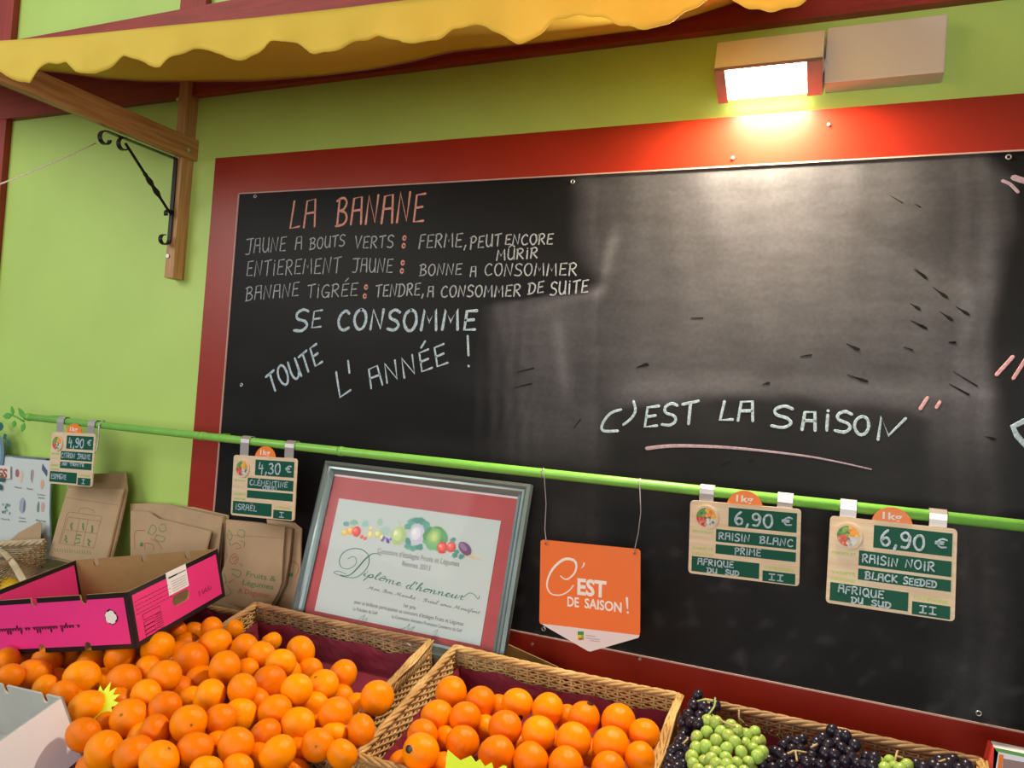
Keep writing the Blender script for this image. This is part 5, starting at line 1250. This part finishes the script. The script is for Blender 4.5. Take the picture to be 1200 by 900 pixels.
CMH = [(107, 776, 37), (289, 785, 28), (363, 787, 32), (419, 828, 32), (399, 817, 30), (253, 871, 30), (210, 808, 34), (236, 797, 36), (391, 862, 34), (218, 757, 32), (210, 768, 34), (174, 784, 32), (204, 870, 36), (67, 798, 30), (55, 775, 34), (139, 820, 30), (160, 780, 32), (226, 742, 26), (121, 799, 32), (126, 850, 32), (84, 824, 34),
       (80, 772, 34), (30, 770, 34), (272, 738, 26), (318, 752, 24), (300, 822, 34), (338, 828, 32), (368, 828, 34), (296, 855, 34), (165, 865, 36), (210, 895, 38), (350, 880, 32), (302, 888, 34), (110, 900, 40), (345, 905, 36), (224, 820, 34), (270, 765, 30), (338, 790, 32), (378, 850, 34), (232, 862, 34), (-10, 785, 34)]
CMB = [(148, 928, 46), (196, 930, 46), (244, 935, 44), (290, 938, 44), (336, 926, 40), (60, 960, 52), (120, 985, 52), (180, 985, 52), (240, 985, 50), (300, 980, 48)]
CMB.sort()
def ch(px, py): 
    return .018 + .030 * math.exp(-((px - 215) / 120) ** 2) * sm(735, 800, py) + (.012 if px < 140 else 0)
pl_ = place_fruits([(a, b, c, 0) for a, b, c in CM] + [(a, b, c, 1) for a, b, c in CMH] + [(a, b, c, 0) for a, b, c in CMB], ch)
bands = {}
for k, (x, y, d) in enumerate(CM):
    s_ = y + (x * -.10 if x > 250 else 0)
    zone = 'brown basket under the diploma' if x > 262 else ('heap under the pink crate' if x > 130 else 'heap beside the white crate')
    row = int((y - (715 + .20 * max(0, x - 200))) // 34)
    bands.setdefault((zone, row), []).append(k)
ROWN = ['top row', 'second row down', 'third row down', 'fourth row down', 'fifth row down', 'sixth row down']
labels = {}
for zone in ('brown basket under the diploma', 'heap under the pink crate', 'heap beside the white crate'):
    rows = sorted(r for z, r in bands if z == zone)
    for ri, r in enumerate(rows):
        ks = sorted(bands[(zone, r)], key=lambda k: CM[k][0])
        for j, k in enumerate(ks): labels[k] = 'clementine, %s in the %s of the %s' % (ORD[j], ROWN[min(ri, 5)], zone)
SPEC = {(151, 841): ((140, 837), 'clementine with a dry brown stem end facing out, right of the left star card'), (221, 848): ((225, 850), 'clementine showing a small brown stem scar, in the middle of the heap'), (187, 891): ((201, 874), 'large clementine with a stem mark on its upper right, at the bottom edge'),
        (372, 873): ((370, 875), 'clementine with a green-brown stem end, at the near rim of the brown basket'), (378, 804): ((368, 791), 'clementine with its stem end to the upper left, near the maroon paper'), (442, 818): (None, 'clementine resting highest against the right rim of the brown basket'),
        (352, 764): (None, 'smooth round clementine topmost in the brown basket, just under its back rim'), (103, 830): (None, 'clementine sitting in front of the left star card')}
i = 0
for k, (x, y, d) in enumerate(CM):
    p, r = pl_[i]; i += 1; lb_ = labels[k]; dv = None; cl = False
    if (x, y) in SPEC:
        t_, lb_ = SPEC[(x, y)]
        if t_: dv = toward(p, t_[0], t_[1], r); cl = True
    if dv is None: dv = Vector((random.gauss(0, 1), random.gauss(0, 1), random.gauss(0, .7)))
    add_fruit('clementine', CLM, p, r * 1.01, lb_, 'clementine', 'clementines in the heap', dv, cl)
visc = [(CM[k][0], CM[k][1], labels[k].split(', ', 1)[1].replace('brown basket under the diploma', 'brown basket').replace('heap under the pink crate', 'middle heap').replace('heap beside the white crate', 'left heap').replace('in the ', '').replace('of the ', '')) for k in labels]
for hx, hy, _ in CMH: p, r = pl_[i]; i += 1; add_fruit('clementine', CLM, p, r * 1.01, peek('clementine', hx, hy, visc, ''), 'clementine', 'half hidden clementines')
for k, _ in enumerate(CMB): p, r = pl_[i]; i += 1; add_fruit('clementine', CLM, p, r * 1.01, 'clementine, %s in the front row at the lower edge of the heap' % ORD[k], 'clementine', 'front clementines')
# lemon peeping from the small basket
pL = qa(6, 690, .10); o = add_fruit('lemon', fruit_mesh('lemon', LEMON, 1.25, egg=.05), pL, .036, 'yellow lemon in the small pale basket at the left edge', 'lemon', None, (1, -.2, .2))
# --- fluorescent star cards
def star(cxp, cyp, ro_, ri_, n_, hgt, label, tiltn, seed):
    random.seed(seed)
    c = Bpx(cxp, cyp, hgt); n = Vector(tiltn).normalized(); a_ = n.cross(Vector((0, 0, 1))).normalized(); b_ = n.cross(a_)
    k_ = proj(c)[2] / F; pts = []
    for i_ in range(n_ * 2):
        a = math.pi * i_ / n_; r = (ro_ * random.uniform(.9, 1.1) if i_ % 2 == 0 else ri_) * k_; pts.append(c + a_ * math.cos(a) * r + b_ * math.sin(a) * r)
    return MB().prism(pts, -n * .0015).build('star_card', STARY, label=label, cat='price card')
star(117, 826, 25, 16, 13, .046, 'fluorescent yellow star-shaped card half buried among the clementines', (0.1, -.75, .65), 3)
def star_px(pts, pl0, label):
    n = pl0.n; return MB().prism([pl0(*p) for p in pts], -n * .0015).build('star_card', STARY, label=label, cat='price card')
c_ = Bpx(560, 893, .052); lpx = lean_plane(560, 893, c_.y - .03, 25)
star_px([(520, 915), (524.5, 878.5), (532, 885), (539.5, 891), (546, 888), (552, 885.5), (557.5, 893), (562, 889.5), (568, 898), (576, 893.5), (579, 903), (590, 896.5), (594, 898), (590, 925), (560, 935)], lpx, 'fluorescent yellow star-shaped card standing in front of the oranges')

# ================================================================== GRAPES
def grape_mesh(nm, m_): return fruit_mesh(nm, m_, 1.12, 14, 10, dimple=.02)
GGM = grape_mesh('grape', GRAPEG); GBM = grape_mesh('black_grape', GRAPEB)
def bunch(lst, me, hgt, label, dia, stems, extra=12, smat=STEMB):
    ps_ = []
    for x, y in lst:
        q = Bpx(x, y, hgt(x, y)); t = proj(q)[2]; ps_.append([ray(x, y), t, dia / 2, t])
    for _ in range(60):
        for i_ in range(len(ps_)):
            for j in range(i_ + 1, len(ps_)):
                a, b = ps_[i_], ps_[j]; d = (a[0] * a[1] - b[0] * b[1]).length; mn = (a[2] * a[1] + b[2] * b[1]) / F * .92
                if d < mn:
                    s_ = (mn - d) * .5; g = 1 if a[1] >= b[1] else -1; a[1] += g * s_ * .6; b[1] -= g * s_ * .6
        for a in ps_: a[1] += (a[3] - a[1]) * .03
    pts = [(CAM + a[0] * a[1], a[2] * a[1] / F) for a in ps_]
    n0 = len(pts)
    for k in range(extra):
        p, r = pts[random.randrange(n0)]; pts.append((p + Vector((random.uniform(-1, 1), random.uniform(-.2, 1), 0)) * r - BN * r * 1.6, r))
    cen = sum((p for p, r in pts), Vector()) / len(pts)
    t = thing('grape_bunch', tuple(Vector((cen.x, cen.y, min(p.z - r for p, r in pts)))), label, 'grapes')
    base = Vector(t.location)
    for p, r in pts:
        o = bpy.data.objects.new('grape', me); COL.objects.link(o); o.parent = t; o.location = p - base
        r *= random.uniform(.94, 1.06); o.scale = (r, r, r); o.rotation_euler = (random.uniform(-.6, .6), random.uniform(-.6, .6), random.uniform(0, 6))
    for s_ in stems:
        mb = MB(); q = [Bpx(x, y, hgt(x, y) + dh) for x, y, dh in s_]; mb.tube(catmull(q, k=4), .0019, 6); mb.build('stalk', smat, t, smooth=True)
    return t
g6 = lambda l: [(760 + x / 6, 780 + y / 6) for x, y in l]
g4 = lambda l: [(940 + x / 4.615, 780 + y / 4.615) for x, y in l]
bunch(g6([(475, 400), (415, 395), (510, 470), (410, 470), (580, 425), (620, 460), (340, 505), (475, 530), (405, 570), (605, 540), (335, 585), (548, 585), (475, 615), (685, 490), (745, 470), (650, 610), (735, 590), (760, 545), (800, 610), (765, 640), (545, 655), (305, 645), (390, 680), (315, 695), (475, 695), (550, 705), (620, 690), (700, 685), (560, 500), (680, 555), (440, 660), (350, 740), (430, 750), (510, 755), (590, 750), (670, 745)]), GGM, lambda x, y: .045 + .022 * math.exp(-((x - 850) / 30) ** 2), 'pale green grape bunch on top of black ones, back corner of the grape basket', 15, [[(835, 838, .0), (848, 846, .01), (862, 852, .012)]], 20)
bunch(g6([(345, 210), (315, 280), (385, 290), (470, 280), (360, 355), (350, 405), (280, 345), (300, 395), (425, 330)]), GBM, lambda x, y: .052, 'black grape bunch perched highest, on the left back corner of the grape basket', 13.5, [[(817, 822, .008), (826, 820, .012), (836, 822, .01)], [(838, 818, .014), (837, 828, .014), (830, 838, .008)]], 6, STEMG)
bunch(g6([(275, 420), (240, 500), (265, 465), (250, 585), (215, 540), (165, 600), (220, 650), (180, 680), (290, 450), (200, 720), (270, 540), (150, 660), (285, 620), (240, 700), (140, 730), (200, 590)]), GBM, lambda x, y: .028, 'black grape bunch in shade along the left rim of the grape basket', 13.5, [[(800, 872, .008), (806, 866, .012)]], 14)
bunch(g6([(950, 565), (890, 610), (955, 655), (850, 665), (860, 610), (1010, 590), (1070, 590), (1000, 640), (930, 700), (1010, 700), (870, 720), (800, 700), (920, 620), (1060, 650), (1110, 690), (1040, 540), (980, 530)]) + g4([(0, 400), (50, 490), (20, 520), (60, 450)]), GBM, lambda x, y: .022, 'loose black grape bunch right beside the pale green grapes', 13, [[(918, 886, .010), (926, 882, .014), (932, 880, .014), (945, 882, .010)], [(932, 880, .014), (934, 892, .010)]], 14)
bunch(g4([(160, 350), (190, 420), (205, 378), (235, 380), (285, 430), (110, 395), (80, 420), (125, 475), (175, 480), (255, 470), (100, 540), (175, 540), (300, 530), (350, 495), (230, 520), (340, 540), (270, 500), (60, 530), (390, 500), (140, 430), (215, 450), (380, 545)]), GBM, lambda x, y: .026, 'bluish black grape bunch at the middle of the grape basket', 14, [[(950, 876, .008), (958, 872, .012)]], 14)
bunch(g4([(420, 530), (475, 518), (565, 540), (500, 552), (445, 560), (530, 560)]), GGM, lambda x, y: .020, 'small pale green grape bunch low between two black bunches', 15, [[(1052, 880, .012), (1050, 886, .012), (1049, 893, .006)], [(1050, 886, .012), (1058, 888, .010)], [(1026, 882, .010), (1032, 888, .008)]], 5)
bunch(g4([(750, 520), (800, 530), (820, 515), (890, 545), (620, 540), (710, 545), (660, 555), (850, 560), (740, 560), (780, 560)]), GBM, lambda x, y: .018, 'black grape bunch at the far right end of the grape basket', 15, [[(1100, 893, .010), (1108, 890, .012)]], 8)
random.seed(21)
for cx_, cy_, nm_ in [(840, 950, 'left'), (960, 965, 'middle'), (1070, 975, 'right'), (900, 1010, 'nearest')]:
    bunch([(cx_ + random.gauss(0, 26), cy_ + random.gauss(0, 20)) for _ in range(34)], GBM, lambda x, y: .015 + .02 * random.random(), 'black grape bunch at the near side of the grape basket, %s one, below the frame' % nm_, 15, [], 8)
bunch([(868, 848), (866, 842)], GGM, lambda x, y: .01, 'bare dry grape stalk sticking up behind the pale green grapes', 2, [[(866, 832, .02), (866, 842, .012), (868, 850, .0)], [(866, 842, .012), (872, 848, .002)]], 0)
# --- printed carton at the lower right corner
ck = Bpx(1163, 876, .02); yk = ck.y - .02; KP = plane_at(yk)
kz = B(0, (RIM.y - yk) / math.cos(TILT) - .02, -.135).z
kt = thing('printed_carton', (KP(1200, 905).x, yk, kz), 'carton with red and green printed edges at the lower right corner', 'carton')
a, b_ = KP(1165, 876), KP(1260, 893)
MB().hexa([KP(1157, 905), KP(1165, 876), a + Vector((-.004, .03, .001)), KP(1157, 905) + Vector((-.004, .03, 0))], [KP(1166, 905), KP(1170, 882), KP(1170, 882) + Vector((0, .03, 0)), KP(1166, 905) + Vector((0, .03, 0))]).build('red_edge', mat('red_print', (.75, .06, .04), .45), kt)
MB().prism([KP(1165, 876), KP(1260, 896), Vector((KP(1260, 896).x, yk, kz)), Vector((KP(1165, 876).x, yk, kz))], Vector((0, .03, 0))).build('carton_body', WHITECARD, kt)
MB().prism([KP(1165, 876, .001), KP(1260, 896, .001), KP(1260, 900, .001), KP(1168, 880.5, .001)], Vector((0, .0015, 0))).build('green_edge', mat('green_print', (.14, .38, .10), .5), kt)
MB().prism([KP(1176, 889, .001), KP(1250, 903, .001), KP(1250, 925, .001), KP(1174, 915, .001)], Vector((0, .0008, 0))).build('picture_panel', mat('dim_picture', (.34, .22, .22), .5), kt)
MB().prism([KP(1171, 884, .0012), KP(1176, 885, .0012), KP(1173, 912, .0012), KP(1168, 911, .0012)], Vector((0, .001, 0))).build('orange_edge', TAGORANGE, kt)
